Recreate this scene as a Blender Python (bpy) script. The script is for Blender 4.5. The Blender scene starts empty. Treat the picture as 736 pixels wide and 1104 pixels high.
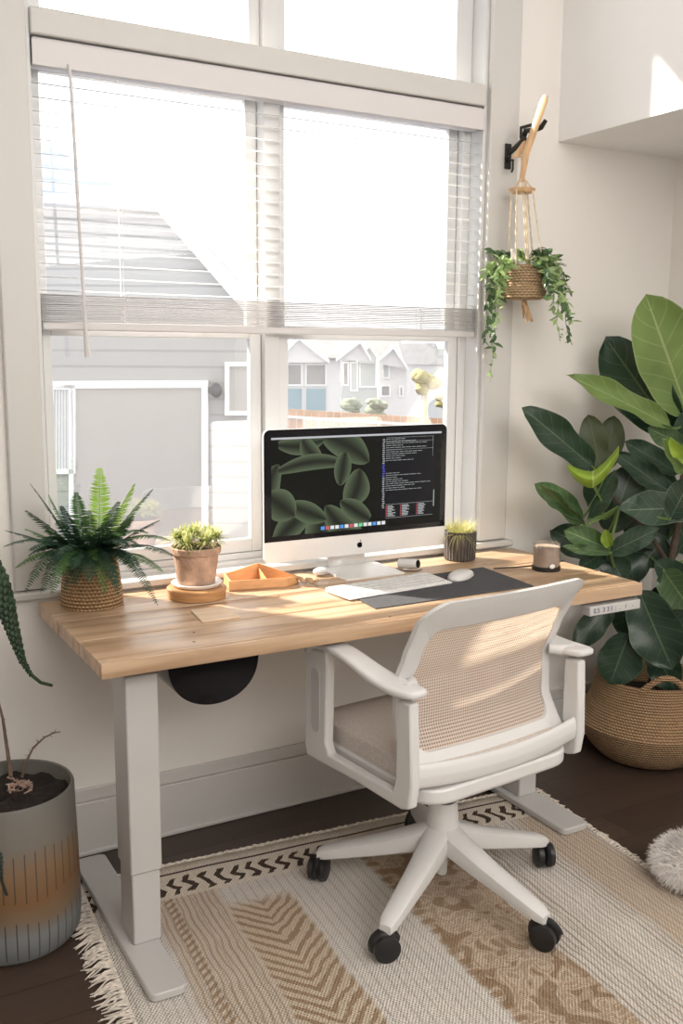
import bpy, bmesh, math, random
from mathutils import Vector, Matrix
random.seed(7)
PI = math.pi
C = bpy.context.scene.collection
SC = bpy.context.scene

# ------------------------------------------------------------------ camera
CAM = Vector((-0.51557, -2.50462, 1.34688)); YAW, PITCH, ROLL, FPX = 0.51486, 0.15993, 0.00655, 1053.63335
_f = Vector((math.sin(YAW)*math.cos(PITCH), math.cos(YAW)*math.cos(PITCH), -math.sin(PITCH)))
_r0 = Vector((math.cos(YAW), -math.sin(YAW), 0)); _u0 = _r0.cross(_f)
_r = _r0*math.cos(ROLL) + _u0*math.sin(ROLL); _u = -_r0*math.sin(ROLL) + _u0*math.cos(ROLL)
cam = bpy.data.objects.new('camera', bpy.data.cameras.new('camera')); C.objects.link(cam)
m3 = Matrix((_r, _u, -_f)).transposed().to_4x4(); m3.translation = CAM
cam.matrix_world = m3
cam.data.sensor_fit = 'VERTICAL'; cam.data.sensor_height = 36; cam.data.lens = FPX*36/1104
cam.data.clip_end = 400
SC.camera = cam
HF = Vector((math.sin(YAW), math.cos(YAW), 0))          # horizontal view direction
def _ray(px, py): return _f + _r*((px-368)/FPX) + _u*((552-py)/FPX)
def at(px, py, ax, v):                                    # measured point on a world plane
    d = _ray(px, py); t = (v-CAM[ax])/d[ax]; return CAM + d*t
def atd(px, py, dep):                                     # measured point at a horizontal distance
    d = _ray(px, py); t = dep/d.dot(HF); return CAM + d*t

# ------------------------------------------------------------------ materials
def nt(name):
    m = bpy.data.materials.new(name); m.use_nodes = True
    n = m.node_tree; return m, n, n.nodes, n.links, n.nodes['Principled BSDF']
def mat(name, col, rough=.5, metal=0, var=.0, scale=8, bump=0, bscale=60, spec=None, trans=0, stretch=None, coat=0, col2=None):
    m, n, N, L, b = nt(name)
    b.inputs['Base Color'].default_value = (*col, 1); b.inputs['Roughness'].default_value = rough; b.inputs['Metallic'].default_value = metal
    if spec is not None: b.inputs['Specular IOR Level'].default_value = spec
    if coat: b.inputs['Coat Weight'].default_value = coat; b.inputs['Coat Roughness'].default_value = .08
    tc = N.new('ShaderNodeTexCoord'); mp = N.new('ShaderNodeMapping'); L.new(tc.outputs['Object'], mp.inputs[0])
    if stretch: mp.inputs['Scale'].default_value = stretch
    ns = N.new('ShaderNodeTexNoise'); ns.inputs['Scale'].default_value = scale; ns.inputs['Detail'].default_value = 4; L.new(mp.outputs[0], ns.inputs[0])
    rp = N.new('ShaderNodeValToRGB'); L.new(ns.outputs['Fac'], rp.inputs[0])
    c2 = col2 or tuple(min(1, c*(1+var)) for c in col); c1 = col if col2 else tuple(c*(1-var) for c in col)
    rp.color_ramp.elements[0].position = .3; rp.color_ramp.elements[1].position = .7
    rp.color_ramp.elements[0].color = (*c1, 1); rp.color_ramp.elements[1].color = (*c2, 1)
    L.new(rp.outputs[0], b.inputs['Base Color'])
    if bump:
        nb = N.new('ShaderNodeTexNoise'); nb.inputs['Scale'].default_value = bscale; nb.inputs['Detail'].default_value = 3; L.new(mp.outputs[0], nb.inputs[0])
        bp = N.new('ShaderNodeBump'); bp.inputs['Strength'].default_value = bump; bp.inputs['Distance'].default_value = .004
        L.new(nb.outputs['Fac'], bp.inputs['Height']); L.new(bp.outputs[0], b.inputs['Normal'])
    if trans:
        t = N.new('ShaderNodeBsdfTranslucent'); L.new(rp.outputs[0], t.inputs[0])
        mx = N.new('ShaderNodeMixShader'); mx.inputs[0].default_value = trans
        L.new(b.outputs[0], mx.inputs[1]); L.new(t.outputs[0], mx.inputs[2]); L.new(mx.outputs[0], N['Material Output'].inputs[0])
    return m
def math_(N, L, op, a, b=None, c=None):
    x = N.new('ShaderNodeMath'); x.operation = op
    for i, v in enumerate((a, b, c)):
        if v is None: continue
        if isinstance(v, (int, float)): x.inputs[i].default_value = v
        else: L.new(v, x.inputs[i])
    return x.outputs[0]
def mixc(N, L, f, a, b):
    x = N.new('ShaderNodeMix'); x.data_type = 'RGBA'
    if isinstance(f, (int, float)): x.inputs[0].default_value = f
    else: L.new(f, x.inputs[0])
    for i, v in ((6, a), (7, b)):
        if isinstance(v, tuple): x.inputs[i].default_value = (*v, 1)
        else: L.new(v, x.inputs[i])
    return x.outputs[2]

M = {}
M['wall'] = mat('wall_paint', (.80, .772, .735), .8, var=.02, scale=3, bump=.05, bscale=180)
M['wall_grey'] = mat('soffit_paint', (.88, .875, .87), .8, var=.02, scale=3)
M['ceil'] = mat('ceiling_paint', (.8, .77, .73), .85, var=.01)
M['trim'] = mat('trim_paint', (.60, .588, .568), .45, var=.01, scale=3)
M['vinyl'] = mat('white_window_vinyl', (.66, .665, .665), .4, var=.01)
M['blind'] = mat('blind_slat_white', (.94, .93, .92), .5, var=.01, trans=.6)
M['blind_hard'] = mat('blind_rail_white', (.66, .64, .64), .45, var=.01)
M['cord'] = mat('white_cord', (.85, .84, .82), .7, var=.05)
M['white'] = mat('white_plastic', (.66, .655, .648), .38, var=.015, scale=4)
M['whitemetal'] = mat('white_powder_coat', (.52, .51, .50), .42, var=.02, scale=6)
M['alu'] = mat('silver_aluminium', (.86, .85, .84), .32, .25, var=.01)
M['black'] = mat('black_rubber', (.012, .012, .013), .4, var=.2)
M['gloss'] = mat('gloss_black', (.006, .006, .008), .10, var=.1, spec=.22)
M['chrome'] = mat('chrome_steel', (.65, .65, .65), .2, .9, var=.02)
M['black_metal'] = mat('black_iron', (.02, .018, .017), .45, .3, var=.2)
M['mat'] = mat('charcoal_felt', (.062, .062, .068), .85, var=.15, scale=120, bump=.2, bscale=500)
M['seat'] = mat('beige_seat_cloth', (.60, .545, .50), .95, var=.16, scale=260, bump=.6, bscale=420)
M['soil'] = mat('dark_soil', (.018, .012, .009), 1, var=.5, scale=60, bump=1, bscale=90)
M['jute'] = mat('jute_rope', (.56, .38, .22), .9, var=.25, scale=60, bump=.8, bscale=240)
M['pale_rope'] = mat('cotton_rope', (.70, .58, .42), .9, var=.15, scale=90, bump=.6, bscale=300)
M['woodlt'] = mat('pale_oak', (.62, .40, .22), .5, var=.2, scale=5, stretch=(14, 14, 1), bump=.1)
M['woodmid'] = mat('warm_oak', (.50, .26, .11), .5, var=.22, scale=6, stretch=(3, 3, 22), bump=.1)
M['woodtray'] = mat('tan_bent_wood', (.66, .36, .17), .5, var=.12, scale=5, stretch=(4, 4, 20))
M['woodcard'] = mat('pale_wood_card', (.74, .56, .40), .6, var=.1, scale=5, stretch=(2, 18, 2))
M['terra'] = mat('weathered_terracotta', (.50, .33, .24), .9, var=.30, scale=26, bump=.4, bscale=120)
M['ceramic'] = mat('white_ceramic', (.82, .79, .75), .35, var=.01)
M['taupe'] = mat('taupe_wax', (.42, .32, .25), .55, var=.06, scale=12)
M['spot_w'] = mat('matte_white', (.85, .82, .8), .6, var=.05)
M['stem_br'] = mat('brown_bark', (.075, .055, .04), .9, var=.4, scale=25, bump=1, bscale=90)
M['twig'] = mat('dry_twig', (.19, .13, .10), .9, var=.3, scale=40)
M['chips'] = mat('dry_root_chips', (.36, .25, .20), .9, var=.3, scale=40)
M['stemg'] = mat('green_stem', (.14, .22, .06), .6, var=.2)
M['fur'] = mat('white_fur', (.86, .83, .80), .9, var=.05, trans=.3)
M['fringe'] = mat('rug_fringe_yarn', (.60, .54, .47), .95, var=.3, scale=90)
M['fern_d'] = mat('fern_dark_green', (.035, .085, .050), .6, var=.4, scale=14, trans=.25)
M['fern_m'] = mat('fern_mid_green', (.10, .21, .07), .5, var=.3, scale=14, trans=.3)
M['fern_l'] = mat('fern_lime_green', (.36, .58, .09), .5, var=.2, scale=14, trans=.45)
M['blade_y'] = mat('variegated_blade', (.46, .50, .16), .5, var=0, scale=90, trans=.35, col2=(.82, .80, .45))
M['blade_g'] = mat('olive_blade', (.16, .24, .05), .5, var=.3, scale=40, trans=.3)
M['grass_y'] = mat('straw_green_blade', (.60, .58, .26), .6, var=.25, scale=40, trans=.4)
M['vine_d'] = mat('vine_leaf_dark', (.085, .155, .065), .4, var=.35, scale=20, trans=.25)
M['vine_l'] = mat('vine_leaf_light', (.34, .46, .20), .45, var=.45, scale=20, trans=.4)
M['succ'] = mat('braided_succulent', (.018, .042, .018), .5, var=.35, scale=40)
M['succ_d'] = mat('dark_trailing_leaf', (.014, .022, .016), .5, var=.35, scale=40)
M['led'] = mat('dark_blue_print', (.06, .08, .16), .6)
# neighbour buildings
M['pale'] = mat('house_white', (.74, .73, .71), .9, var=.02)
M['trim_out'] = mat('house_trim', (.88, .88, .87), .9, var=.02)
M['garage'] = mat('garage_beige', (.47, .445, .42), .9, var=.02)
M['roof'] = mat('shingle_roof', (.40, .45, .52), .95, var=.12, scale=6, stretch=(1, 1, 8))
M['roof_far'] = mat('far_shingle', (.62, .60, .58), .95, var=.08)
M['teal'] = mat('house_teal_panel', (.26, .39, .44), .9, var=.05)
M['dkwin'] = mat('dim_window_glass', (.34, .33, .32), .9, var=.2, scale=2)
M['grwall'] = mat('far_grey_wall', (.50, .53, .53), .9, var=.04)
M['fence'] = mat('cedar_fence', (.62, .38, .24), .9, var=.15, scale=3)
M['bush'] = mat('autumn_shrub', (.34, .30, .13), .9, var=.35, scale=3)
M['bush_g'] = mat('dull_green_shrub', (.26, .30, .22), .9, var=.3, scale=3)
M['asphalt'] = mat('asphalt', (.14, .15, .19), .9, var=.15, scale=2)
M['outlamp'] = mat('outdoor_lamp_metal', (.10, .10, .11), .5, .3)

def siding(name, col, dark, pitch):
    m, n, N, L, b = nt(name)
    tc = N.new('ShaderNodeTexCoord'); sp = N.new('ShaderNodeSeparateXYZ'); L.new(tc.outputs['Object'], sp.inputs[0])
    f = math_(N, L, 'FRACT', math_(N, L, 'DIVIDE', sp.outputs['Z'], pitch))
    k = math_(N, L, 'GREATER_THAN', f, .86)  # dark strip paints the shadow line below each lap
    L.new(mixc(N, L, k, col, dark), b.inputs[0]); b.inputs['Roughness'].default_value = .9
    bp = N.new('ShaderNodeBump'); bp.inputs['Distance'].default_value = .02; L.new(f, bp.inputs['Height']); L.new(bp.outputs[0], b.inputs['Normal'])
    return m
M['siding'] = siding('grey_lap_siding', (.44, .435, .425), (.35, .345, .34), .16)

def wood_top():
    m, n, N, L, b = nt('oiled_plank_top')
    tc = N.new('ShaderNodeTexCoord'); mp = N.new('ShaderNodeMapping'); L.new(tc.outputs['Object'], mp.inputs[0])
    at_ = N.new('ShaderNodeAttribute'); at_.attribute_name = 'plank'; at_.attribute_type = 'GEOMETRY'
    ofs = N.new('ShaderNodeCombineXYZ'); L.new(math_(N, L, 'MULTIPLY', at_.outputs['Fac'], 3.7), ofs.inputs[0]); L.new(math_(N, L, 'MULTIPLY', at_.outputs['Fac'], 1.3), ofs.inputs[2])
    L.new(ofs.outputs[0], mp.inputs['Location'])
    mp.inputs['Scale'].default_value = (1.3, 16, 16)
    n1 = N.new('ShaderNodeTexNoise'); n1.inputs['Scale'].default_value = 1.6; n1.inputs['Detail'].default_value = 6; n1.inputs['Distortion'].default_value = .6; L.new(mp.outputs[0], n1.inputs[0])
    n2 = N.new('ShaderNodeTexNoise'); n2.inputs['Scale'].default_value = 7; n2.inputs['Detail'].default_value = 5; L.new(mp.outputs[0], n2.inputs[0])
    r1 = N.new('ShaderNodeValToRGB'); L.new(n1.outputs['Fac'], r1.inputs[0])
    e = r1.color_ramp.elements; e[0].position = .3; e[0].color = (.29, .17, .095, 1); e[1].position = .72; e[1].color = (.68, .495, .335, 1)
    x = r1.color_ramp.elements.new(.5); x.color = (.52, .345, .21, 1)
    n3 = N.new('ShaderNodeTexNoise'); n3.inputs['Scale'].default_value = 2.2; L.new(tc.outputs['Object'], n3.inputs[0])
    c = mixc(N, L, math_(N, L, 'MULTIPLY', n2.outputs['Fac'], .35), r1.outputs[0], (.36, .235, .15))
    # knots
    vo = N.new('ShaderNodeTexVoronoi'); mk = N.new('ShaderNodeMapping'); mk.inputs['Scale'].default_value = (2.2, 5.5, 1); L.new(tc.outputs['Object'], mk.inputs[0]); L.new(mk.outputs[0], vo.inputs[0]); vo.inputs['Scale'].default_value = 1.4
    k = math_(N, L, 'LESS_THAN', vo.outputs['Distance'], .07)
    c = mixc(N, L, math_(N, L, 'MULTIPLY', k, .55), c, (.15, .06, .03))
    L.new(c, b.inputs[0]); b.inputs['Roughness'].default_value = .45; b.inputs['Coat Weight'].default_value = .35; b.inputs['Coat Roughness'].default_value = .28
    bp = N.new('ShaderNodeBump'); bp.inputs['Strength'].default_value = .15; bp.inputs['Distance'].default_value = .003; L.new(n2.outputs['Fac'], bp.inputs['Height']); L.new(bp.outputs[0], b.inputs['Normal'])
    return m
M['desktop'] = wood_top()

def floor_mat():
    m, n, N, L, b = nt('dark_walnut_floor')
    tc = N.new('ShaderNodeTexCoord')
    br = N.new('ShaderNodeTexBrick'); L.new(tc.outputs['Object'], br.inputs[0])
    br.inputs['Color1'].default_value = (.046, .030, .023, 1); br.inputs['Color2'].default_value = (.075, .050, .038, 1); br.inputs['Mortar'].default_value = (.012, .008, .006, 1)
    br.inputs['Scale'].default_value = 1; br.inputs['Mortar Size'].default_value = .0016; br.inputs['Brick Width'].default_value = 1.5; br.inputs['Row Height'].default_value = .13
    mp = N.new('ShaderNodeMapping'); mp.inputs['Scale'].default_value = (2, 28, 1); L.new(tc.outputs['Object'], mp.inputs[0])
    ns = N.new('ShaderNodeTexNoise'); ns.inputs['Scale'].default_value = 2.5; ns.inputs['Detail'].default_value = 6; L.new(mp.outputs[0], ns.inputs[0])
    L.new(mixc(N, L, math_(N, L, 'MULTIPLY', ns.outputs['Fac'], .6), br.outputs[0], (.035, .022, .017)), b.inputs[0])
    b.inputs['Roughness'].default_value = .42
    bp = N.new('ShaderNodeBump'); bp.inputs['Strength'].default_value = .12; L.new(ns.outputs['Fac'], bp.inputs['Height']); L.new(bp.outputs[0], b.inputs['Normal'])
    return m
M['floor'] = floor_mat()

def rug_mat():
    m, n, N, L, b = nt('woven_cream_rug')
    tc = N.new('ShaderNodeTexCoord'); sp = N.new('ShaderNodeSeparateXYZ'); L.new(tc.outputs['Object'], sp.inputs[0])
    X, Y = sp.outputs['X'], math_(N, L, 'MULTIPLY', sp.outputs['Y'], -1)
    nz = N.new('ShaderNodeTexNoise'); nz.inputs['Scale'].default_value = 9; nz.inputs['Detail'].default_value = 4; L.new(tc.outputs['Object'], nz.inputs[0])
    nf = N.new('ShaderNodeTexNoise'); nf.inputs['Scale'].default_value = 150; nf.inputs['Detail'].default_value = 2; L.new(tc.outputs['Object'], nf.inputs[0])
    wob = math_(N, L, 'MULTIPLY', math_(N, L, 'SUBTRACT', nz.outputs['Fac'], .5), .03)
    Xw = math_(N, L, 'ADD', X, wob); Yw = math_(N, L, 'ADD', Y, math_(N, L, 'MULTIPLY', wob, 1.2))
    def band(a, c, x=None, soft=.008):
        x = x or Xw
        u = N.new('ShaderNodeMapRange'); u.interpolation_type = 'SMOOTHSTEP'; L.new(x, u.inputs[0]); u.inputs[1].default_value = a-soft; u.inputs[2].default_value = a+soft
        d = N.new('ShaderNodeMapRange'); d.interpolation_type = 'SMOOTHSTEP'; L.new(x, d.inputs[0]); d.inputs[1].default_value = c-soft; d.inputs[2].default_value = c+soft
        return math_(N, L, 'SUBTRACT', u.outputs[0], d.outputs[0])
    cream, grey, tan, brown, dark = (.80, .745, .68), (.64, .615, .585), (.56, .42, .29), (.30, .19, .105), (.05, .032, .022)
    col = mixc(N, L, nz.outputs['Fac'], cream, grey)
    # thin long stripes running down the rug
    st = math_(N, L, 'SINE', math_(N, L, 'MULTIPLY', Xw, 400))
    stripes = math_(N, L, 'GREATER_THAN', math_(N, L, 'MULTIPLY', st, nz.outputs['Fac']), .28)
    col = mixc(N, L, math_(N, L, 'MULTIPLY', math_(N, L, 'MULTIPLY', stripes, band(.96, 1.45)), .75), col, (.40, .29, .20))
    col = mixc(N, L, math_(N, L, 'MULTIPLY', math_(N, L, 'MULTIPLY', stripes, band(.18, .34)), .7), col, brown)
    col = mixc(N, L, math_(N, L, 'MULTIPLY', band(.175, .345), .45), col, tan)
    col = mixc(N, L, math_(N, L, 'MULTIPLY', band(1.25, 1.40), .6), col, tan)
    col = mixc(N, L, math_(N, L, 'MULTIPLY', band(1.10, 1.20), .35), col, (.88, .84, .79))
    fl = math_(N, L, 'GREATER_THAN', math_(N, L, 'MULTIPLY', math_(N, L, 'SINE', math_(N, L, 'MULTIPLY', X, 255)), math_(N, L, 'ADD', nf.outputs['Fac'], .25)), .62)
    col = mixc(N, L, math_(N, L, 'MULTIPLY', fl, .3), col, (.26, .22, .18))
    # braid
    bd = math_(N, L, 'GREATER_THAN', math_(N, L, 'SINE', math_(N, L, 'ADD', math_(N, L, 'MULTIPLY', Y, 260), math_(N, L, 'MULTIPLY', X, 200))), .1)
    col = mixc(N, L, math_(N, L, 'MULTIPLY', math_(N, L, 'MULTIPLY', bd, band(.208, .232, X, .003)), .8), col, brown)
    # herringbone
    ab = math_(N, L, 'ABSOLUTE', math_(N, L, 'SUBTRACT', Xw, .425))
    ph = math_(N, L, 'ADD', math_(N, L, 'MULTIPLY', math_(N, L, 'ADD', Y, math_(N, L, 'MULTIPLY', ab, 1.1)), 170), math_(N, L, 'ADD', math_(N, L, 'MULTIPLY', nz.outputs['Fac'], 9), math_(N, L, 'MULTIPLY', nf.outputs['Fac'], 2.2)))
    hb = math_(N, L, 'GREATER_THAN', math_(N, L, 'SINE', ph), .25)
    hband = math_(N, L, 'MULTIPLY', band(.345, .505), band(.26, 3, Y, .03))
    col = mixc(N, L, math_(N, L, 'MULTIPLY', hband, .75), col, (.60, .47, .33))
    herr = math_(N, L, 'MULTIPLY', hband, hb)
    col = mixc(N, L, math_(N, L, 'MULTIPLY', herr, .8), col, brown)
    # carved medallion band
    vz = N.new('ShaderNodeTexNoise'); vz.inputs['Scale'].default_value = 11; vz.inputs['Detail'].default_value = 1; vz.inputs['Distortion'].default_value = 1.6; L.new(tc.outputs['Object'], vz.inputs[0])
    scr = math_(N, L, 'GREATER_THAN', math_(N, L, 'SINE', math_(N, L, 'MULTIPLY', vz.outputs['Fac'], 60)), .1)
    mb = band(.75, .98)
    col = mixc(N, L, math_(N, L, 'MULTIPLY', mb, .75), col, tan)
    col = mixc(N, L, math_(N, L, 'MULTIPLY', math_(N, L, 'MULTIPLY', mb, scr), .45), col, brown)
    blob = math_(N, L, 'GREATER_THAN', vz.outputs['Fac'], .56)
    col = mixc(N, L, math_(N, L, 'MULTIPLY', math_(N, L, 'MULTIPLY', mb, blob), .65), col, (.22, .125, .06))
    tk = math_(N, L, 'GREATER_THAN', math_(N, L, 'SINE', math_(N, L, 'MULTIPLY', Y, 150)), .2)
    col = mixc(N, L, math_(N, L, 'MULTIPLY', math_(N, L, 'MULTIPLY', tk, band(.745, .775)), .75), col, brown)
    # top border: cream lines and dark openwork triangles
    yb = band(-.1, .165, Y, .004)
    col = mixc(N, L, math_(N, L, 'MULTIPLY', yb, .8), col, (.80, .72, .62))
    tri = math_(N, L, 'GREATER_THAN', math_(N, L, 'SINE', math_(N, L, 'ADD', math_(N, L, 'MULTIPLY', X, 150), math_(N, L, 'MULTIPLY', math_(N, L, 'PINGPONG', math_(N, L, 'ADD', Y, math_(N, L, 'MULTIPLY', nz.outputs['Fac'], .10)), .03), 110))), .25)
    col = mixc(N, L, math_(N, L, 'MULTIPLY', tri, band(.075, .150, Yw, .003)), col, dark)
    col = mixc(N, L, math_(N, L, 'MULTIPLY', tk, band(.045, .053, Y, .001)), col, dark)
    # weave
    wx = math_(N, L, 'SINE', math_(N, L, 'MULTIPLY', X, 760)); wy = math_(N, L, 'SINE', math_(N, L, 'MULTIPLY', Y, 560))
    wv = math_(N, L, 'MULTIPLY', wx, wy)
    col = mixc(N, L, math_(N, L, 'MULTIPLY', math_(N, L, 'LESS_THAN', math_(N, L, 'ADD', wv, math_(N, L, 'MULTIPLY', nf.outputs['Fac'], .6)), -.02), .5), col, (.25, .20, .16))
    L.new(col, b.inputs[0]); b.inputs['Roughness'].default_value = .97; b.inputs['Specular IOR Level'].default_value = .1
    h = math_(N, L, 'SUBTRACT', math_(N, L, 'ADD', math_(N, L, 'MULTIPLY', wv, .5), nf.outputs['Fac']), math_(N, L, 'MULTIPLY', math_(N, L, 'ADD', herr, math_(N, L, 'MULTIPLY', mb, scr)), 2))
    bp = N.new('ShaderNodeBump'); bp.inputs['Strength'].default_value = .8; bp.inputs['Distance'].default_value = .004; L.new(h, bp.inputs['Height']); L.new(bp.outputs[0], b.inputs['Normal'])
    return m
M['rug'] = rug_mat()

def rows(name, c1, c2, pz, around=60, rough=.9, open_=False):
    # coiled / woven rows: bands along z crossed by stitches around the axis
    m, n, N, L, b = nt(name)
    tc = N.new('ShaderNodeTexCoord'); sp = N.new('ShaderNodeSeparateXYZ'); L.new(tc.outputs['Object'], sp.inputs[0])
    ang = math_(N, L, 'ARCTAN2', sp.outputs['Y'], sp.outputs['X'])
    z = math_(N, L, 'MULTIPLY', sp.outputs['Z'], 2*PI/pz)
    row = math_(N, L, 'FLOOR', math_(N, L, 'DIVIDE', sp.outputs['Z'], pz))
    s1 = math_(N, L, 'SINE', z); s2 = math_(N, L, 'SINE', math_(N, L, 'ADD', math_(N, L, 'MULTIPLY', ang, around), math_(N, L, 'MULTIPLY', row, PI)))
    h = math_(N, L, 'ADD', s1, math_(N, L, 'MULTIPLY', s2, .6))
    ns = N.new('ShaderNodeTexNoise'); ns.inputs['Scale'].default_value = 40; L.new(tc.outputs['Object'], ns.inputs[0])
    f = N.new('ShaderNodeMapRange'); L.new(math_(N, L, 'ADD', h, ns.outputs['Fac']), f.inputs[0]); f.inputs[1].default_value = -1; f.inputs[2].default_value = 1.4
    L.new(mixc(N, L, f.outputs[0], c1, c2), b.inputs[0]); b.inputs['Roughness'].default_value = rough
    bp = N.new('ShaderNodeBump'); bp.inputs['Strength'].default_value = 1; bp.inputs['Distance'].default_value = .003; L.new(h, bp.inputs['Height']); L.new(bp.outputs[0], b.inputs['Normal'])
    return m
M['rope_basket'] = rows('coiled_rope_basket', (.22, .115, .05), (.66, .42, .22), .009, 48)
M['seagrass'] = rows('seagrass_basket', (.26, .145, .07), (.60, .385, .215), .0085, 130)
M['macrame'] = rows('wrapped_jute', (.30, .18, .09), (.66, .46, .27), .008, 30)

def ribbed(name, c1, c2, nrib):
    m, n, N, L, b = nt(name)
    tc = N.new('ShaderNodeTexCoord'); sp = N.new('ShaderNodeSeparateXYZ'); L.new(tc.outputs['Object'], sp.inputs[0])
    ang = math_(N, L, 'ARCTAN2', sp.outputs['Y'], sp.outputs['X']); s = math_(N, L, 'SINE', math_(N, L, 'MULTIPLY', ang, nrib))
    f = N.new('ShaderNodeMapRange'); L.new(s, f.inputs[0]); f.inputs[1].default_value = -1; f.inputs[2].default_value = 1
    L.new(mixc(N, L, f.outputs[0], c1, c2), b.inputs[0]); b.inputs['Roughness'].default_value = .7
    bp = N.new('ShaderNodeBump'); bp.inputs['Distance'].default_value = .003; L.new(s, bp.inputs['Height']); L.new(bp.outputs[0], b.inputs['Normal'])
    return m
M['ribpot'] = ribbed('ribbed_dark_pot', (.05, .042, .038), (.17, .145, .13), 30)

def painted_pot():
    m, n, N, L, b = nt('glazed_striped_pot')
    tc = N.new('ShaderNodeTexCoord'); sp = N.new('ShaderNodeSeparateXYZ'); L.new(tc.outputs['Object'], sp.inputs[0])
    ns = N.new('ShaderNodeTexNoise'); ns.inputs['Scale'].default_value = 9; ns.inputs['Detail'].default_value = 3; L.new(tc.outputs['Object'], ns.inputs[0])
    ang = math_(N, L, 'ARCTAN2', sp.outputs['Y'], sp.outputs['X'])
    z = math_(N, L, 'ADD', sp.outputs['Z'], math_(N, L, 'MULTIPLY', math_(N, L, 'SUBTRACT', ns.outputs['Fac'], .5), .05))
    rp = N.new('ShaderNodeValToRGB'); L.new(math_(N, L, 'DIVIDE', z, .37), rp.inputs[0])
    els = [(0, (.17, .18, .18)), (.2, (.19, .20, .20)), (.3, (.19, .13, .08)), (.42, (.19, .10, .042)), (.62, (.21, .13, .07)), (.74, (.17, .15, .125)), (1, (.15, .145, .13))]
    e = rp.color_ramp.elements; e[0].position, e[0].color = els[0][0], (*els[0][1], 1); e[1].position, e[1].color = els[-1][0], (*els[-1][1], 1)
    for p, c in els[1:-1]: q = e.new(p); q.color = (*c, 1)
    fr = math_(N, L, 'FRACT', math_(N, L, 'MULTIPLY', ang, 40/(2*PI)))
    ln = math_(N, L, 'LESS_THAN', fr, .13)
    def zb(a, c): return math_(N, L, 'MULTIPLY', math_(N, L, 'GREATER_THAN', z, a), math_(N, L, 'LESS_THAN', z, c))
    msk = math_(N, L, 'MULTIPLY', ln, math_(N, L, 'ADD', zb(.155, .265), zb(.012, .105)))
    L.new(mixc(N, L, math_(N, L, 'MULTIPLY', msk, .75), rp.outputs[0], (.045, .035, .028)), b.inputs[0]); b.inputs['Roughness'].default_value = .55
    return m
M['paintpot'] = painted_pot()

def chair_mesh():
    m, n, N, L, b = nt('woven_back_mesh')
    uv = N.new('ShaderNodeUVMap'); sp = N.new('ShaderNodeSeparateXYZ'); L.new(uv.outputs[0], sp.inputs[0])
    x = math_(N, L, 'MULTIPLY', sp.outputs['X'], 480); y = math_(N, L, 'MULTIPLY', sp.outputs['Y'], 480)
    a = math_(N, L, 'SINE', math_(N, L, 'ADD', x, y)); c = math_(N, L, 'SINE', math_(N, L, 'SUBTRACT', x, y))
    p = math_(N, L, 'MULTIPLY', a, c)
    f = math_(N, L, 'GREATER_THAN', p, -.12)
    col = mixc(N, L, f, (.34, .255, .20), (.76, .665, .60))
    L.new(col, b.inputs[0]); b.inputs['Roughness'].default_value = .8
    t = N.new('ShaderNodeBsdfTranslucent'); t.inputs[0].default_value = (1, .80, .62, 1)
    mx = N.new('ShaderNodeMixShader'); mx.inputs[0].default_value = .34; L.new(b.outputs[0], mx.inputs[1]); L.new(t.outputs[0], mx.inputs[2])
    tr = N.new('ShaderNodeBsdfTransparent'); m2 = N.new('ShaderNodeMixShader'); L.new(math_(N, L, 'MULTIPLY', math_(N, L, 'LESS_THAN', p, -.75), .6), m2.inputs[0])
    L.new(mx.outputs[0], m2.inputs[1]); L.new(tr.outputs[0], m2.inputs[2]); L.new(m2.outputs[0], N['Material Output'].inputs[0])
    return m
M['chairmesh'] = chair_mesh()

def glass(name, refl=.16, tint=(1, 1, 1)):
    m = bpy.data.materials.new(name); m.use_nodes = True; n = m.node_tree; N, L = n.nodes, n.links; N.remove(N['Principled BSDF'])
    t = N.new('ShaderNodeBsdfTransparent'); t.inputs[0].default_value = (*tint, 1); g = N.new('ShaderNodeBsdfGlossy'); g.inputs['Roughness'].default_value = .01
    mx = N.new('ShaderNodeMixShader'); mx.inputs[0].default_value = refl
    L.new(t.outputs[0], mx.inputs[1]); L.new(g.outputs[0], mx.inputs[2]); L.new(mx.outputs[0], N['Material Output'].inputs[0])
    return m
M['glass'] = glass('window_glass', .20)
M['glass_up'] = glass('upper_window_glass', .025)
M['cupglass'] = glass('clear_cup_glass', .10, (.96, .96, .96))

def emis(name, col, s=1.0, rough=.25):
    m, n, N, L, b = nt(name)
    ns = N.new('ShaderNodeTexNoise'); ns.inputs['Scale'].default_value = 30
    c = mixc(N, L, math_(N, L, 'MULTIPLY', ns.outputs['Fac'], .3), tuple(col), tuple(x*.6 for x in col))
    b.inputs['Specular IOR Level'].default_value = .15; b.inputs['Base Color'].default_value = (.005, .005, .005, 1); b.inputs['Roughness'].default_value = rough
    L.new(c, b.inputs['Emission Color']); b.inputs['Emission Strength'].default_value = s
    return m
M['scr_bg'] = emis('screen_black_green', (.002, .003, .002), 1)
M['scr_code'] = emis('screen_code_black', (.003, .004, .008), 1)
M['scr_bar'] = emis('screen_menu_bar', (.55, .57, .60), 1)
M['scr_txt'] = emis('screen_text_grey', (.42, .45, .45), 1)
M['scr_blue'] = emis('screen_text_blue', (.12, .12, .75), 1)
M['scr_red'] = emis('screen_text_red', (.65, .12, .15), 1)
M['scr_cy'] = emis('screen_icon_blue', (.10, .35, .85), 1)
M['scr_wht'] = emis('screen_icon_white', (.85, .85, .85), 1)
M['scr_grn'] = emis('screen_icon_green', (.2, .7, .3), 1)

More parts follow.
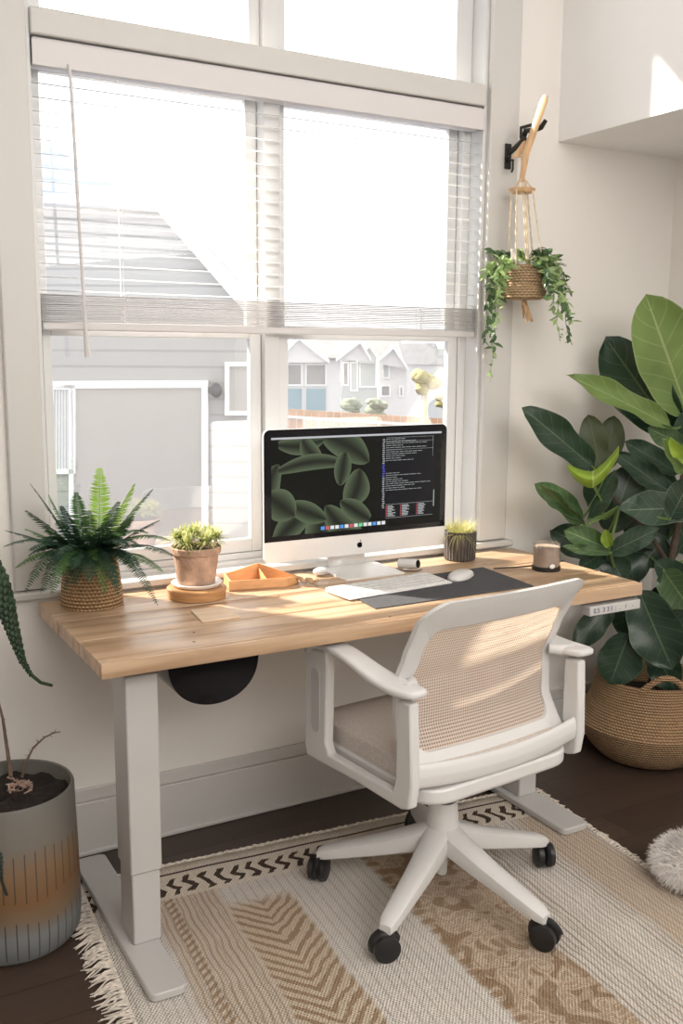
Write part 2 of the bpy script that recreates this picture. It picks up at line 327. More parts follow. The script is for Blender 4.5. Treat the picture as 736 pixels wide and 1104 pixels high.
def leafscreen():
    m, n, N, L, b = nt('wallpaper_leaf')
    uv = N.new('ShaderNodeUVMap'); sp = N.new('ShaderNodeSeparateXYZ'); L.new(uv.outputs[0], sp.inputs[0])
    s = math_(N, L, 'ABSOLUTE', sp.outputs['Y']); f = math_(N, L, 'POWER', s, 1.5)
    c = mixc(N, L, f, (.006, .010, .005), (.10, .135, .075))
    b.inputs['Specular IOR Level'].default_value = .15; b.inputs['Base Color'].default_value = (.01, .01, .01, 1); L.new(c, b.inputs['Emission Color']); b.inputs['Emission Strength'].default_value = 1
    return m
M['scr_leaf'] = leafscreen()

def leaf_mat(name, c, vein, rough=.32, trans=.18, vs=.7):
    m, n, N, L, b = nt(name)
    uv = N.new('ShaderNodeUVMap'); sp = N.new('ShaderNodeSeparateXYZ'); L.new(uv.outputs[0], sp.inputs[0])
    t, s = sp.outputs['X'], math_(N, L, 'ABSOLUTE', sp.outputs['Y'])
    mid = math_(N, L, 'LESS_THAN', s, .035)
    ph = math_(N, L, 'FRACT', math_(N, L, 'MULTIPLY', math_(N, L, 'SUBTRACT', t, math_(N, L, 'MULTIPLY', s, .22)), 7))
    sv = math_(N, L, 'MULTIPLY', math_(N, L, 'LESS_THAN', ph, .07), .5)
    v = math_(N, L, 'MAXIMUM', mid, sv)
    edge = math_(N, L, 'MULTIPLY', math_(N, L, 'GREATER_THAN', s, .955), .6)
    v = math_(N, L, 'MAXIMUM', v, edge)
    tc = N.new('ShaderNodeTexCoord'); ns = N.new('ShaderNodeTexNoise'); ns.inputs['Scale'].default_value = 9; L.new(tc.outputs['Object'], ns.inputs[0])
    base = mixc(N, L, ns.outputs['Fac'], tuple(x*.7 for x in c), tuple(x*1.35 for x in c))
    col = mixc(N, L, math_(N, L, 'MULTIPLY', v, vs), base, vein)
    L.new(col, b.inputs[0]); b.inputs['Roughness'].default_value = rough
    bp = N.new('ShaderNodeBump'); bp.inputs['Strength'].default_value = .5; bp.inputs['Distance'].default_value = .004
    L.new(math_(N, L, 'SUBTRACT', 1, v), bp.inputs['Height']); L.new(bp.outputs[0], b.inputs['Normal'])
    tr = N.new('ShaderNodeBsdfTranslucent'); L.new(col, tr.inputs[0]); mx = N.new('ShaderNodeMixShader'); mx.inputs[0].default_value = trans
    L.new(b.outputs[0], mx.inputs[1]); L.new(tr.outputs[0], mx.inputs[2]); L.new(mx.outputs[0], N['Material Output'].inputs[0])
    return m
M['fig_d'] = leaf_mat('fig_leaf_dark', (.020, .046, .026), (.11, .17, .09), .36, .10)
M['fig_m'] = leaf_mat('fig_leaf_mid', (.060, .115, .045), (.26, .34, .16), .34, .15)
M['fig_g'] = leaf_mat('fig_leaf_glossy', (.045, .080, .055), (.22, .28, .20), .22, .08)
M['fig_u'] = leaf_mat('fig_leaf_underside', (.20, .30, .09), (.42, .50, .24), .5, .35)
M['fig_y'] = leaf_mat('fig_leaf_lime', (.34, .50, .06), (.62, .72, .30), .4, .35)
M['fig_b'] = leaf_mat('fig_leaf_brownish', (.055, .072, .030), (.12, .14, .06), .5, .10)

# ------------------------------------------------------------------ mesh builder
class MB:
    def __init__(s): s.bm = bmesh.new(); s.uvl = None
    def box(s, a, b, rz=0, bev=0):
        a, b = Vector(a), Vector(b); c = (a+b)/2; d = b-a
        r = bmesh.ops.create_cube(s.bm, size=1, matrix=Matrix.Translation(c) @ Matrix.Rotation(rz, 4, 'Z') @ Matrix.Diagonal((*d, 1)))
        if bev:
            es = list({e for v in r['verts'] for e in v.link_edges}); bmesh.ops.bevel(s.bm, geom=es, offset=bev, segments=2, profile=.6, affect='EDGES')
        return s
    def poly(s, pts, thick=None):
        vs = [s.bm.verts.new(p) for p in pts]; f = s.bm.faces.new(vs)
        if thick is not None:
            r = bmesh.ops.extrude_face_region(s.bm, geom=[f]); bmesh.ops.translate(s.bm, verts=[v for v in r['geom'] if isinstance(v, bmesh.types.BMVert)], vec=thick)
        return s
    def prism(s, pts, ax, a, b):
        # polygon pts in the two axes other than ax, extruded a..b
        def mk(p, v):
            q = list(p); q.insert(ax, v); return q
        v = Vector((0, 0, 0)); v[ax] = b-a
        return s.poly([mk(p, a) for p in pts], v)
    def lathe(s, prof, c=(0, 0, 0), seg=48, caps=True):
        c = Vector(c); rings = []
        for r, z in prof: rings.append([s.bm.verts.new(c+Vector((r*math.cos(2*PI*k/seg), r*math.sin(2*PI*k/seg), z))) for k in range(seg)])
        for i in range(len(rings)-1):
            for k in range(seg): s.bm.faces.new((rings[i][k], rings[i][(k+1) % seg], rings[i+1][(k+1) % seg], rings[i+1][k]))
        if caps: s.bm.faces.new(rings[0][::-1]); s.bm.faces.new(rings[-1])
        return s
    def tube(s, pts, rad, seg=8, caps=True, flat=1.0, up=None):
        pts = [Vector(p) for p in pts]; n = len(pts)
        if not isinstance(rad, (list, tuple)): rad = [rad]*n
        rings = []; prev = None
        for i, p in enumerate(pts):
            t = (pts[min(i+1, n-1)]-pts[max(i-1, 0)]).normalized()
            if prev is None:
                a = Vector(up) if up else (Vector((0, 0, 1)) if abs(t.z) < .9 else Vector((1, 0, 0)))
            else: a = prev
            a = (a-t*a.dot(t))
            if a.length < 1e-6: a = t.orthogonal()
            a.normalize(); prev = a; b_ = t.cross(a)
            rings.append([s.bm.verts.new(p+(a*math.cos(2*PI*k/seg)*flat+b_*math.sin(2*PI*k/seg))*rad[i]) for k in range(seg)])
        for i in range(n-1):
            for k in range(seg): s.bm.faces.new((rings[i][k], rings[i][(k+1) % seg], rings[i+1][(k+1) % seg], rings[i+1][k]))
        if caps and seg > 2: s.bm.faces.new(rings[0][::-1]); s.bm.faces.new(rings[-1])
        return s
    def ball(s, c, r, sub=2, sc=(1, 1, 1)):
        bmesh.ops.create_icosphere(s.bm, subdivisions=sub, radius=r, matrix=Matrix.Translation(c) @ Matrix.Diagonal((*sc, 1))); return s
    def grid(s, fn, nu, nv, uv=None):
        if uv and s.uvl is None: s.uvl = s.bm.loops.layers.uv.new('UVMap')
        V = [[s.bm.verts.new(fn(i/nu, j/nv)) for j in range(nv+1)] for i in range(nu+1)]
        for i in range(nu):
            for j in range(nv):
                f = s.bm.faces.new((V[i][j], V[i+1][j], V[i+1][j+1], V[i][j+1]))
                if uv:
                    for lp, (a, b_) in zip(f.loops, ((i, j), (i+1, j), (i+1, j+1), (i, j+1))): lp[s.uvl].uv = uv(a/nu, b_/nv)
        return s
    def build(s, name, m, parent=None, world=False, bev=0, smooth=True, seg=2, solid=0, sub=0):
        bm = s.bm
        if world and parent is not None: bmesh.ops.transform(bm, matrix=WM[parent.name].inverted(), verts=bm.verts)
        bmesh.ops.recalc_face_normals(bm, faces=bm.faces)
        me = bpy.data.meshes.new(name); bm.to_mesh(me); bm.free()
        o = bpy.data.objects.new(name, me); C.objects.link(o)
        me.materials.append(M[m] if isinstance(m, str) else m)
        if parent is not None: o.parent = parent; WM[o.name] = WM[parent.name]
        else: WM[o.name] = Matrix()
        if solid: md = o.modifiers.new('s', 'SOLIDIFY'); md.thickness = solid; md.offset = 0
        if bev: md = o.modifiers.new('b', 'BEVEL'); md.width = bev; md.segments = seg; md.limit_method = 'ANGLE'; md.angle_limit = math.radians(40)
        if sub: md = o.modifiers.new('u', 'SUBSURF'); md.levels = sub; md.render_levels = sub
        if smooth:
            for p in me.polygons: p.use_smooth = True
            if not sub:
                try: me.set_sharp_from_angle(angle=math.radians(38))
                except Exception: pass
        return o
WM = {}
def tag(o, label, cat, group=None, kind=None):
    o['label'] = label; o['category'] = cat
    if group: o['group'] = group
    if kind: o['kind'] = kind
    return o
def thing(name, label, cat, loc=(0, 0, 0), rz=0, group=None, kind=None):
    o = bpy.data.objects.new(name, None); C.objects.link(o); o.empty_display_size = .05
    o.location = loc; o.rotation_euler = (0, 0, rz)
    WM[o.name] = Matrix.Translation(loc) @ Matrix.Rotation(rz, 4, 'Z')
    return tag(o, label, cat, group, kind)
def struct(o, label=None):
    o['kind'] = 'structure'
    if label: o['label'] = label
    return o
def lerp(a, b, t): return a+(b-a)*t
def bez(a, b, c, n=12):
    a, b, c = Vector(a), Vector(b), Vector(c); return [a*(1-t)**2+b*2*t*(1-t)+c*t*t for t in (i/n for i in range(n+1))]

# ------------------------------------------------------------------ room shell
XL, XR, YB, ZC = -1.7, 2.22, -3.7, 2.9
WX0, WX1, WZ0, WZ1 = .035, 1.40, .745, 2.76
w = MB()
w.box((XL, 0, 0), (WX0, .16, ZC)); w.box((WX1, 0, 0), (XR+.1, .16, ZC)); w.box((WX0, 0, 0), (WX1, .16, WZ0-.012)); w.box((WX0, 0, WZ1), (WX1, .16, ZC))
struct(w.build('wall_back', 'wall', smooth=False), 'warm white wall with the window in it')
struct(MB().box((XR, YB, 0), (XR+.1, 0, ZC)).build('wall_right', 'wall', smooth=False), 'warm white wall behind the fig plant')
struct(MB().box((XL-.1, YB, 0), (XL, .16, ZC)).build('wall_left', 'wall', smooth=False))
struct(MB().box((XL-.1, YB-.1, 0), (XR+.1, YB, ZC)).build('wall_front', 'wall', smooth=False))
struct(MB().box((XL-.1, YB-.1, ZC), (XR+.1, .16, ZC+.1)).build('ceiling', 'ceil', smooth=False))
struct(MB().box((1.685, -2.4, 2.02), (XR, 0, ZC)).build('wall_soffit', 'wall_grey', smooth=False), 'boxed white bulkhead above the fig plant')
struct(MB().box((XL-.1, YB-.1, -.06), (XR+.1, .16, 0)).build('floor', 'floor', smooth=False), 'dark brown wooden plank floor')
b = MB(); b.box((XL, -.018, 0), (XR, 0, .15)); b.box((XL, -.010, .15), (XR, 0, .187)); b.box((XL, -.024, 0), (XR, 0, .012))
struct(b.build('baseboard_back', 'trim', bev=.003))
b = MB(); b.box((XR-.018, YB, 0), (XR, -.024, .15)); b.box((XR-.010, YB, .15), (XR, -.010, .187))
struct(b.build('baseboard_right', 'trim', bev=.003))
# casing, stool, jambs
for i, (a, c) in enumerate([((-.05, -.020, .752), (WX0, 0, WZ1+.09)), ((WX1, -.020, .752), (1.51, 0, WZ1+.09)), ((WX0, -.020, WZ1), (WX1, 0, WZ1+.09))]):
    struct(MB().box(a, c).build('trim_%d' % (i+1), 'trim', bev=.004), 'flat white window casing')
struct(MB().box((-.065, -.040, .729), (1.53, .05, .749)).build('trim_4', 'trim', bev=.005), 'white window stool above the desk')
b = MB()
b.box((WX0, 0, WZ0), (WX0+.012, .12, WZ1)); b.box((WX1-.012, 0, WZ0), (WX1, .12, WZ1)); b.box((WX0, 0, WZ1-.012), (WX1, .12, WZ1)); b.box((WX0, .04, WZ0-.01), (WX1, .16, WZ0+.012))
struct(b.build('trim_5', 'vinyl', bev=.002), 'window jamb lining')
struct(MB().box((WX0+.012, -.012, 2.089), (WX1-.012, .12, 2.150)).build('trim_6', 'trim', bev=.004), 'white crossbar between upper and lower windows')

win = bpy.data.objects.new('window_1', None); C.objects.link(win); WM['window_1'] = Matrix(); struct(win, 'white framed double window over the desk')
# lower frames
fr = MB()
y0, y1 = .062, .11
fr.box((.047, y0, .757), (.060, y1, 2.089)); fr.box((1.36, y0, .757), (1.388, y1, 2.089)); fr.box((.060, y0, .757), (1.36, y1, .775)); fr.box((.060, y0, 2.07), (1.36, y1, 2.089))
fr.build('window_frame', 'vinyl', win, bev=.002)
MB().box((.674, .045, .760), (.722, .115, 2.088)).build('mullion', 'vinyl', win, bev=.003)
MB().box((.674, .045, 2.151), (.722, .115, WZ1-.012)).build('mullion', 'vinyl', win, bev=.003)
for xa, xb in ((.062, .672), (.724, 1.358)):
    for (za, zb, yy) in ((.777, 1.425, .066), (1.39, 2.068, .088)):
        s = MB(); st = .024 if xa < .5 else .032; e0 = .022 if xa < .5 else .034
        br_ = .038 if za < 1 else .03
        s.box((xa, yy, za), (xa+e0, yy+.022, zb)); s.box((xb-.034, yy, za), (xb, yy+.022, zb)); s.box((xa+e0, yy, za), (xb-.034, yy+.022, za+br_)); s.box((xa+e0, yy, zb-.036), (xb-.034, yy+.022, zb))
        so = s.build('sash', 'vinyl', win, bev=.002)
        MB().box((xa+e0-.004, yy+.009, za+br_-.004), (xb-.030, yy+.013, zb-.032)).build('pane', 'glass' if za < 1 else 'glass_up', so, smooth=False)
    s = MB(); s.box((xa-.014, .066, 2.151), (xa+.026, .10, 2.74)); s.box((xb-.03, .066, 2.151), (xb+(.002 if xb < 1 else .03), .10, 2.74)); s.box((xa+.026, .066, 2.151), (xb-.03, .10, 2.175)); s.box((xa+.026, .066, 2.71), (xb-.03, .10, 2.74))
    so = s.build('transom_frame', 'vinyl', win, bev=.002)
    MB().box((xa+.022, .08, 2.171), (xb-.026, .084, 2.714)).build('pane', 'glass_up', so, smooth=False)

# ------------------------------------------------------------------ blind
bl = thing('window_blind', 'white horizontal slat blind half raised in the window', 'blind', (.72, .02, 2.085))
bx0, bx1 = .052, 1.383
MB().box((bx0, -.002, 2.024), (bx1, .052, 2.086)).build('headrail', 'blind_hard', bl, world=True, bev=.004)
MB().box((bx0-.003, -.008, 2.020), (bx1+.003, -.003, 2.080)).build('valance', 'blind_hard', bl, world=True, bev=.002)
def slat(z, tilt, y=.022, w_=.0115):
    s = MB()
    def fn(u, v):
        q = (v-.5)*2; yy = q*w_; zz = -q*q*.0007
        return Vector((lerp(bx0, bx1, u), y+yy*math.cos(tilt)-zz*math.sin(tilt), z+yy*math.sin(tilt)+zz))
    s.grid(fn, 1, 5); return s
for i in range(16):
    slat(1.500+i*.0325, .15+random.uniform(-.02, .02)).build('slat', 'blind', bl, world=True, solid=.0006)
for i in range(15):
    slat(1.425+i*.0046, random.uniform(-.03, .03), .022+random.uniform(-.001, .001), .0125).build('slat', 'blind_hard', bl, world=True, solid=.0022)
MB().box((bx0, .008, 1.402), (bx1, .036, 1.421)).build('bottom_rail', 'blind_hard', bl, world=True, bev=.004)
for xx in (.26, .72, 1.18):
    s = MB()
    for dy in (-.013, .013): s.tube([(xx, .022+dy, 1.41), (xx, .022+dy, 2.03)], .0007, 5)
    for k in range(14): s.tube([(xx+random.uniform(-.009, .009), .006, 1.42+k*.006), (xx+random.uniform(-.012, .012), .004, 1.425+k*.006)], .0009, 5)
    s.build('ladder_cord', 'cord', bl, world=True)
wp = at(75, 70, 1, -.018)
s = MB(); s.tube([(wp.x, -.012, 2.03), (wp.x+.002, -.018, 1.98), (wp.x+.016, -.020, 1.40)], .0042, 8); s.tube([(wp.x+.016, -.020, 1.40), (wp.x+.019, -.020, 1.335)], [.006, .0075], 8)
s.build('tilt_wand', 'blind_hard', bl, world=True)

# ------------------------------------------------------------------ desk
DX0, DX1, DY0, DY1, DZ = 0.0, 1.52, -.610, -.048, .725
dk = thing('standing_desk', 'wooden plank top standing desk with white metal legs under the window', 'desk', (.76, -.33, 0))
s = MB(); seams = [DY1, -.254, -.434, -.598, DY0]
lay = s.bm.faces.layers.float.new('plank')
for i in range(4):
    a, c = seams[i+1], seams[i]; before = set(s.bm.faces)
    s.box((DX0, a+(.0036 if i < 3 else 0), DZ-.034), (DX1, c-(.0036 if i else 0), DZ), bev=.0022)
    for f in set(s.bm.faces)-before: f[lay] = i+1.0
s.build('desktop', 'desktop', dk, world=True)
MB().box((DX0+.003, DY0+.004, DZ-.030), (DX1-.003, DY1-.003, DZ-.014)).build('seam_backing', 'soil', dk, world=True)
for (px, py) in ((209, 682), (209, 692), (420, 665)):
    p = at(px, py, 2, DZ); MB().lathe([(.0035, .0002), (.001, .0006)], (p.x, p.y, DZ), 12).build('screw_hole', 'soil', dk, world=True)
def leg(x0, x1, ya, yb, fy0, fy1, fx0, fx1):
    s = MB(); s.box((x0, ya, .20), (x1, yb, .66)); l = s.build('leg', 'whitemetal', dk, world=True, bev=.004)
    MB().box((x0+.004, ya+.004, .03), (x1-.004, yb-.004, .21)).build('inner_column', 'whitemetal', l, world=True, bev=.004)
    MB().box((x0+.006, ya+.01, .66), (x1-.006, yb+.12, .691)).build('top_bracket', 'whitemetal', l, world=True, bev=.002)
    r = .018; pts = []
    for cx, cy, a0 in ((fx1-r, fy1-r, 0), (fx0+r, fy1-r, 90), (fx0+r, fy0+r, 180), (fx1-r, fy0+r, 270)):
        for k in range(5): a = math.radians(a0+k*22.5); pts.append((cx+r*math.cos(a), cy+r*math.sin(a)))
    s = MB(); s.prism(pts, 2, .011, .030); s.build('foot', 'whitemetal', dk, world=True, bev=.003)
    for yy in (fy0+.04, fy1-.04): MB().lathe([(.014, 0), (.014, .012)], ((fx0+fx1)/2, yy, .0), 20).build('foot_glide', 'black', dk, world=True)
leg(.072, .145, -.530, -.430, -.712, -.080, .053, .135)
leg(1.318, 1.391, -.360, -.260, -.578, -.080, 1.300, 1.395)
MB().box((.11, -.42, .655), (1.36, -.37, .690)).build('crossbeam', 'whitemetal', dk, world=True, bev=.003)
# control panel
s = MB(); s.box((1.325, -.612, .653), (1.513, -.575, .680)); kp = s.build('control_panel', 'whitemetal', dk, world=True, bev=.003)
def text(body, size, mtx, m, name, parent, ext=.0004):
    cu = bpy.data.curves.new(name, 'FONT'); cu.body = body; cu.size = size; cu.extrude = ext; cu.align_x = 'CENTER'; cu.align_y = 'CENTER'
    t = bpy.data.objects.new(name, cu); C.objects.link(t); dg = bpy.context.evaluated_depsgraph_get(); dg.update()
    me = bpy.data.meshes.new_from_object(t.evaluated_get(dg)); bpy.data.objects.remove(t)
    me.transform(WM[parent.name].inverted() @ mtx); me.materials.clear(); me.materials.append(M[m])
    o = bpy.data.objects.new(name, me); C.objects.link(o); o.parent = parent; WM[o.name] = WM[parent.name]; return o
RX = Matrix.Rotation(PI/2, 4, 'X')
for tx, xx, sz in (('0.5', 1.349, .019), ('3', 1.375, .018), ('3', 1.391, .018), ('1', 1.404, .018), (':', 1.419, .018), ('.', 1.436, .018), ('I', 1.457, .014), ('-', 1.482, .014)):
    text(tx, sz, Matrix.Translation((xx, -.6125, .6665)) @ RX, 'led', 'marking', kp)
# under-desk bin
s = MB()
def bowl(u, v):
    a = PI*u; cx = .281; x = cx-.110*math.cos(a); z = .684-.122*(math.sin(a)**.75); y = lerp(-.52, -.30, v)
    return Vector((x, y, z))
s.grid(bowl, 28, 4)
pts = [bowl(i/28, 0) for i in range(29)]; s.poly([p for p in pts]); s.poly([Vector((p.x, -.30, p.z)) for p in pts])
bn = s.build('hanging_bin', 'gloss', bev=.004); bn_ = bn
tag(bn, 'glossy black round-bottomed tray hung beneath the desktop', 'tray')
MB().box((.168, -.53, .684), (.394, -.29, .691)).build('mounting_rim', 'black_metal', bn, bev=.002)

# ------------------------------------------------------------------ computer
im = thing('desktop_computer', 'silver all-in-one computer with black bezel showing dark leaf wallpaper and code', 'computer', (.895, -.08, DZ))
X0, X1, Z0, Z1, YF = .595, 1.198, .776, 1.1445, -.112
def rrect(x0, x1, z0, z1, r, n=6):
    pts = []
    for cx, cz, a0 in ((x1-r, z1-r, 0), (x0+r, z1-r, 90), (x0+r, z0+r, 180), (x1-r, z0+r, 270)):
        for k in range(n+1): a = math.radians(a0+90*k/n); pts.append((cx+r*math.cos(a), cz+r*math.sin(a)))
    return pts
s = MB(); s.prism(rrect(X0, X1, Z0, Z1, .018), 1, YF, YF+.008)
outline = rrect(X0, X1, Z0, Z1, .018)
cx, cz = (X0+X1)/2, (Z0+Z1)/2
prev = [s.bm.verts.new((x, YF+.008, z)) for x, z in outline]
for k, (sc, d) in enumerate(((.9, .016), (.7, .028), (.45, .038), (.2, .043))):
    ring = [s.bm.verts.new((cx+(x-cx)*sc, YF+d, cz+(z-cz)*sc)) for x, z in outline]
    for i in range(len(ring)): s.bm.faces.new((prev[i], prev[(i+1) % len(ring)], ring[(i+1) % len(ring)], ring[i]))
    prev = ring
s.bm.faces.new(prev)
s.build('display_housing', 'alu', im, world=True)
ZC_ = .835
gl = [(x, z) for x, z in rrect(X0+.0008, X1-.0008, Z0, Z1-.0008, .0175) if z > ZC_]
gl = gl[:len(gl)] + [(X0+.0008, ZC_), (X1-.0008, ZC_)]
sc_ = MB().prism(gl, 1, YF-.0015, YF).build('bezel', 'gloss', im, world=True)
SX0, SX1, SZ0, SZ1 = X0+.022, X1-.020, ZC_+.014, Z1-.022
def rect(s, x0, x1, z0, z1, y): s.poly([(x0, y, z0), (x1, y, z0), (x1, y, z1), (x0, y, z1)])
YS = YF-.0018
s = MB(); rect(s, SX0, SX1, SZ0, SZ1, YS); scr = s.build('screen', 'scr_bg', im, world=True, smooth=False)
s = MB(); rect(s, SX0, SX1, SZ1-.0055, SZ1, YS-.0003); s.build('menu_bar', 'scr_bar', scr, smooth=False, world=True)
CX0 = .965
s = MB(); rect(s, CX0, SX1-.022, SZ0+.022, SZ1-.010, YS-.0006); s.build('code_window', 'scr_code', scr, smooth=False, world=True)
rr = random.Random(3)
# wallpaper leaves (u along, v across) clipped to the left part of the screen
def sleaf(a, b_, wd, lay, bend=0):
    a, b_ = Vector(a), Vector(b_); d = (b_-a); L_ = d.length; d.normalize(); n_ = Vector((-d.y, d.x))
    s = MB()
    def fn(u, v):
        q = (v-.5)*2; p = a+d*L_*u+n_*(q*wd/2*math.sin(PI*min(1, u*.93+.07))**.6+bend*math.sin(PI*u))
        x = min(max(p.x, SX0), CX0-.001); z = min(max(p.y, SZ0+.001), SZ1-.006)
        return Vector((x, YS-.0003-.00004*lay, z))
    s.grid(fn, 14, 6, uv=lambda u, v: (u, (v-.5)*2)); return s.build('wallpaper_leaf', 'scr_leaf', scr, world=True)
def sp_(px, py): p = at(px, py, 1, YS); return (p.x, p.z)
for i, (a, b_, wd, bd) in enumerate([((350, 470), (398, 498), .085, .01), ((300, 480), (350, 474), .05, -.01), ((326, 474), (346, 494), .055, -.01), ((290, 555), (300, 500), .075, .02), ((300, 508), (376, 500), .045, .016),
    ((376, 545), (388, 505), .085, -.01), ((345, 590), (346, 552), .10, 0), ((296, 588), (338, 548), .075, .01), ((392, 588), (350, 545), .085, .01), ((312, 545), (352, 560), .06, .0), ((288, 535), (318, 556), .09, 0), ((398, 560), (366, 540), .06, 0), ((372, 488), (366, 524), .055, 0), ((398, 590), (366, 570), .06, 0)]):
    sleaf(sp_(*a), sp_(*b_), wd, i+1, bd)
def lines(name, m, segs, yy=-.0009):
    s = MB()
    for x, z, w_, h in segs: rect(s, x, x+w_, z-h, z, YS+yy)
    s.build(name, m, scr, smooth=False, world=True)
g = []; z = SZ1-.016
while z > SZ0+.065:
    if not (.30 < (SZ1-z)/(SZ1-SZ0) < .40 or (SZ1-z)/(SZ1-SZ0) > .62):
        x = CX0+.018; n_ = rr.randint(3, 9)
        for _ in range(n_):
            w_ = rr.uniform(.006, .022)
            if x+w_ > SX1-.035: break
            g.append((x, z, w_, .0014)); x += w_+.0025
    z -= .0062
lines('code_text', 'scr_txt', g)
g = []
for k in range(33):
    z = SZ1-.016-k*.0062
    if z < SZ0+.04: break
    g.append((CX0+.006+rr.uniform(0, .002), z, .007, .003))
lines('line_numbers', 'scr_txt', [q for i, q in enumerate(g) if not 12 <= i <= 17])
lines('line_number_highlight', 'scr_blue', [q for i, q in enumerate(g) if 12 <= i <= 17])
lines('window_divider', 'scr_txt', [(CX0+.02, SZ1-.012, .165, .0006), (CX0+.02, SZ1-.024, .165, .0006), (CX0+.02, SZ1-.047, .165, .0006), (SX1-.0315, SZ1-.012, .0008, .06), (CX0+.02, SZ0+.066, .165, .0008), (CX0+.02, SZ0+.026, .165, .0008), (SX1-.026, SZ0+.10, .003, .05)])
g1, g2 = [], []
for cx_ in (.985, 1.035, 1.092):
    for k in range(8):
        g2.append((cx_, SZ0+.062-k*.0042, .004, .0022)); g1.append((cx_+.006, SZ0+.062-k*.0042, rr.uniform(.014, .028), .0026))
lines('panel_text', 'scr_txt', g1); lines('panel_marker', 'scr_red', g2)
dockz = SZ0+.018
cols = ['scr_cy', 'scr_red', 'scr_wht', 'scr_wht', 'scr_cy', 'scr_wht', 'scr_red', 'scr_wht', 'scr_grn', 'scr_wht', 'scr_wht', 'scr_cy', 'scr_wht', 'scr_wht']
for i, cn in enumerate(cols):
    s = MB(); x = .770+i*.0155; rect(s, x, x+.012, dockz-.010, dockz, YS-.0010); s.build('dock_icon', cn, scr, smooth=False, world=True)
# fruit emblem on the chin
ex, ez = (X0+X1)/2+.003, .803
s = MB()
pts = []
for k in range(40):
    a = 2*PI*k/40; r = .0092*(1-.10*abs(math.sin(a*1))*(1 if math.sin(a) > 0 else .3))
    x = r*math.cos(a)*.96; zz = r*math.sin(a)
    if abs(a-PI/2) < .5: zz -= .0016*(1-abs(a-PI/2)/.5)
    if abs(a-3*PI/2) < .35: zz += .0010*(1-abs(a-3*PI/2)/.35)
    dx, dz = x-.0115, zz-.0012
    dd = math.hypot(dx, dz)
    if dd < .0048: x, zz = .0115+dx/dd*.0048, .0012+dz/dd*.0048
    pts.append((ex+x, ez+zz))
s.prism(pts, 1, YF-.0006, YF+.0002)
s.prism([(ex+.0003, ez+.0090), (ex+.0010, ez+.0125), (ex+.0040, ez+.0150), (ex+.0038, ez+.0115)], 1, YF-.0006, YF+.0002)
s.build('emblem', 'gloss', im, world=True, smooth=False)
# stand
s = MB()
def neck(u, v):
    x = cx+lerp(-.062, .062, v)*(1 if u > .15 else 1); z = lerp(.728, .90, u); y = lerp(-.035, -.050, u) if u > .1 else lerp(-.045, -.035, u*10)
    return Vector((x, y, z))
s.grid(neck, 8, 2); s.build('stand_neck', 'alu', im, world=True, solid=.008)
MB().prism(rrect(cx-.098, cx+.098, -.210, -.020, .008), 2, DZ, DZ+.006).build('stand_base', 'alu', im, world=True, bev=.001)

# ------------------------------------------------------------------ desk things
dm = MB(); pts = [at(520, 612, 2, DZ), at(573, 632, 2, DZ)]
dm.prism([(.715, -.505), (1.222, -.500), (1.245, -.245), (.735, -.270)], 2, DZ, DZ+.003)
tag(dm.build('desk_mat', 'mat', bev=.001), 'charcoal grey felt desk mat beneath the keyboard and mouse', 'desk mat')
kb = thing('keyboard', 'slim white wireless keyboard lying partly on the grey desk mat', 'keyboard', (.862, -.338, DZ+.003), math.radians(5))
s = MB(); kw, kd = .172, .056
s.poly([(-kw, -kd, 0), (kw, -kd, 0), (kw, kd, 0), (-kw, kd, 0)]); s.bm.faces.ensure_lookup_table()
s = MB(); s.prism([(-kd, 0), (kd, 0), (kd, .012), (-kd, .005)], 0, -kw, kw); s.build('body', 'alu', kb, bev=.002)
for r in range(5):
    widths = [[1]*13+[1.5], [1.5]+[1]*12+[1], [1.8]+[1]*11+[1.7], [2.2]+[1]*10+[2.3], [1, 1, 1, 1.3, 5.2, 1.3, 1, 1, 1, .7]][r]
    tot = sum(widths); x = -kw+.006; unit = (2*kw-.012)/tot
    s = MB()
    for wd in widths:
        yk = kd-.012-r*.0205; zt = .005+.007*(yk+kd)/(2*kd)
        s.box((x+.001, yk-.0085, zt-.002), (x+wd*unit-.001, yk+.0085, zt+.0022)); x += wd*unit
    s.build('key_row', 'white', kb, bev=.0008)
ms = thing('mouse', 'white wireless mouse resting on the grey desk mat', 'mouse', (1.098, -.335, DZ+.003), math.radians(-62))
s = MB()
def mfn(u, v):
    a = 2*PI*u; el = v*PI/2; rx, ry = .028, .055
    k = math.cos(el)**.45; return Vector((rx*k*math.copysign(abs(math.cos(a))**.8, math.cos(a)), ry*k*math.copysign(abs(math.sin(a))**.85, math.sin(a)), .004+.017*math.sin(el)))
s.grid(mfn, 36, 8); s.build('shell', 'white', ms)
MB().prism([(.025*math.cos(2*PI*k/30), .052*math.sin(2*PI*k/30)) for k in range(30)], 2, 0, .005).build('base_plate', 'alu', ms)
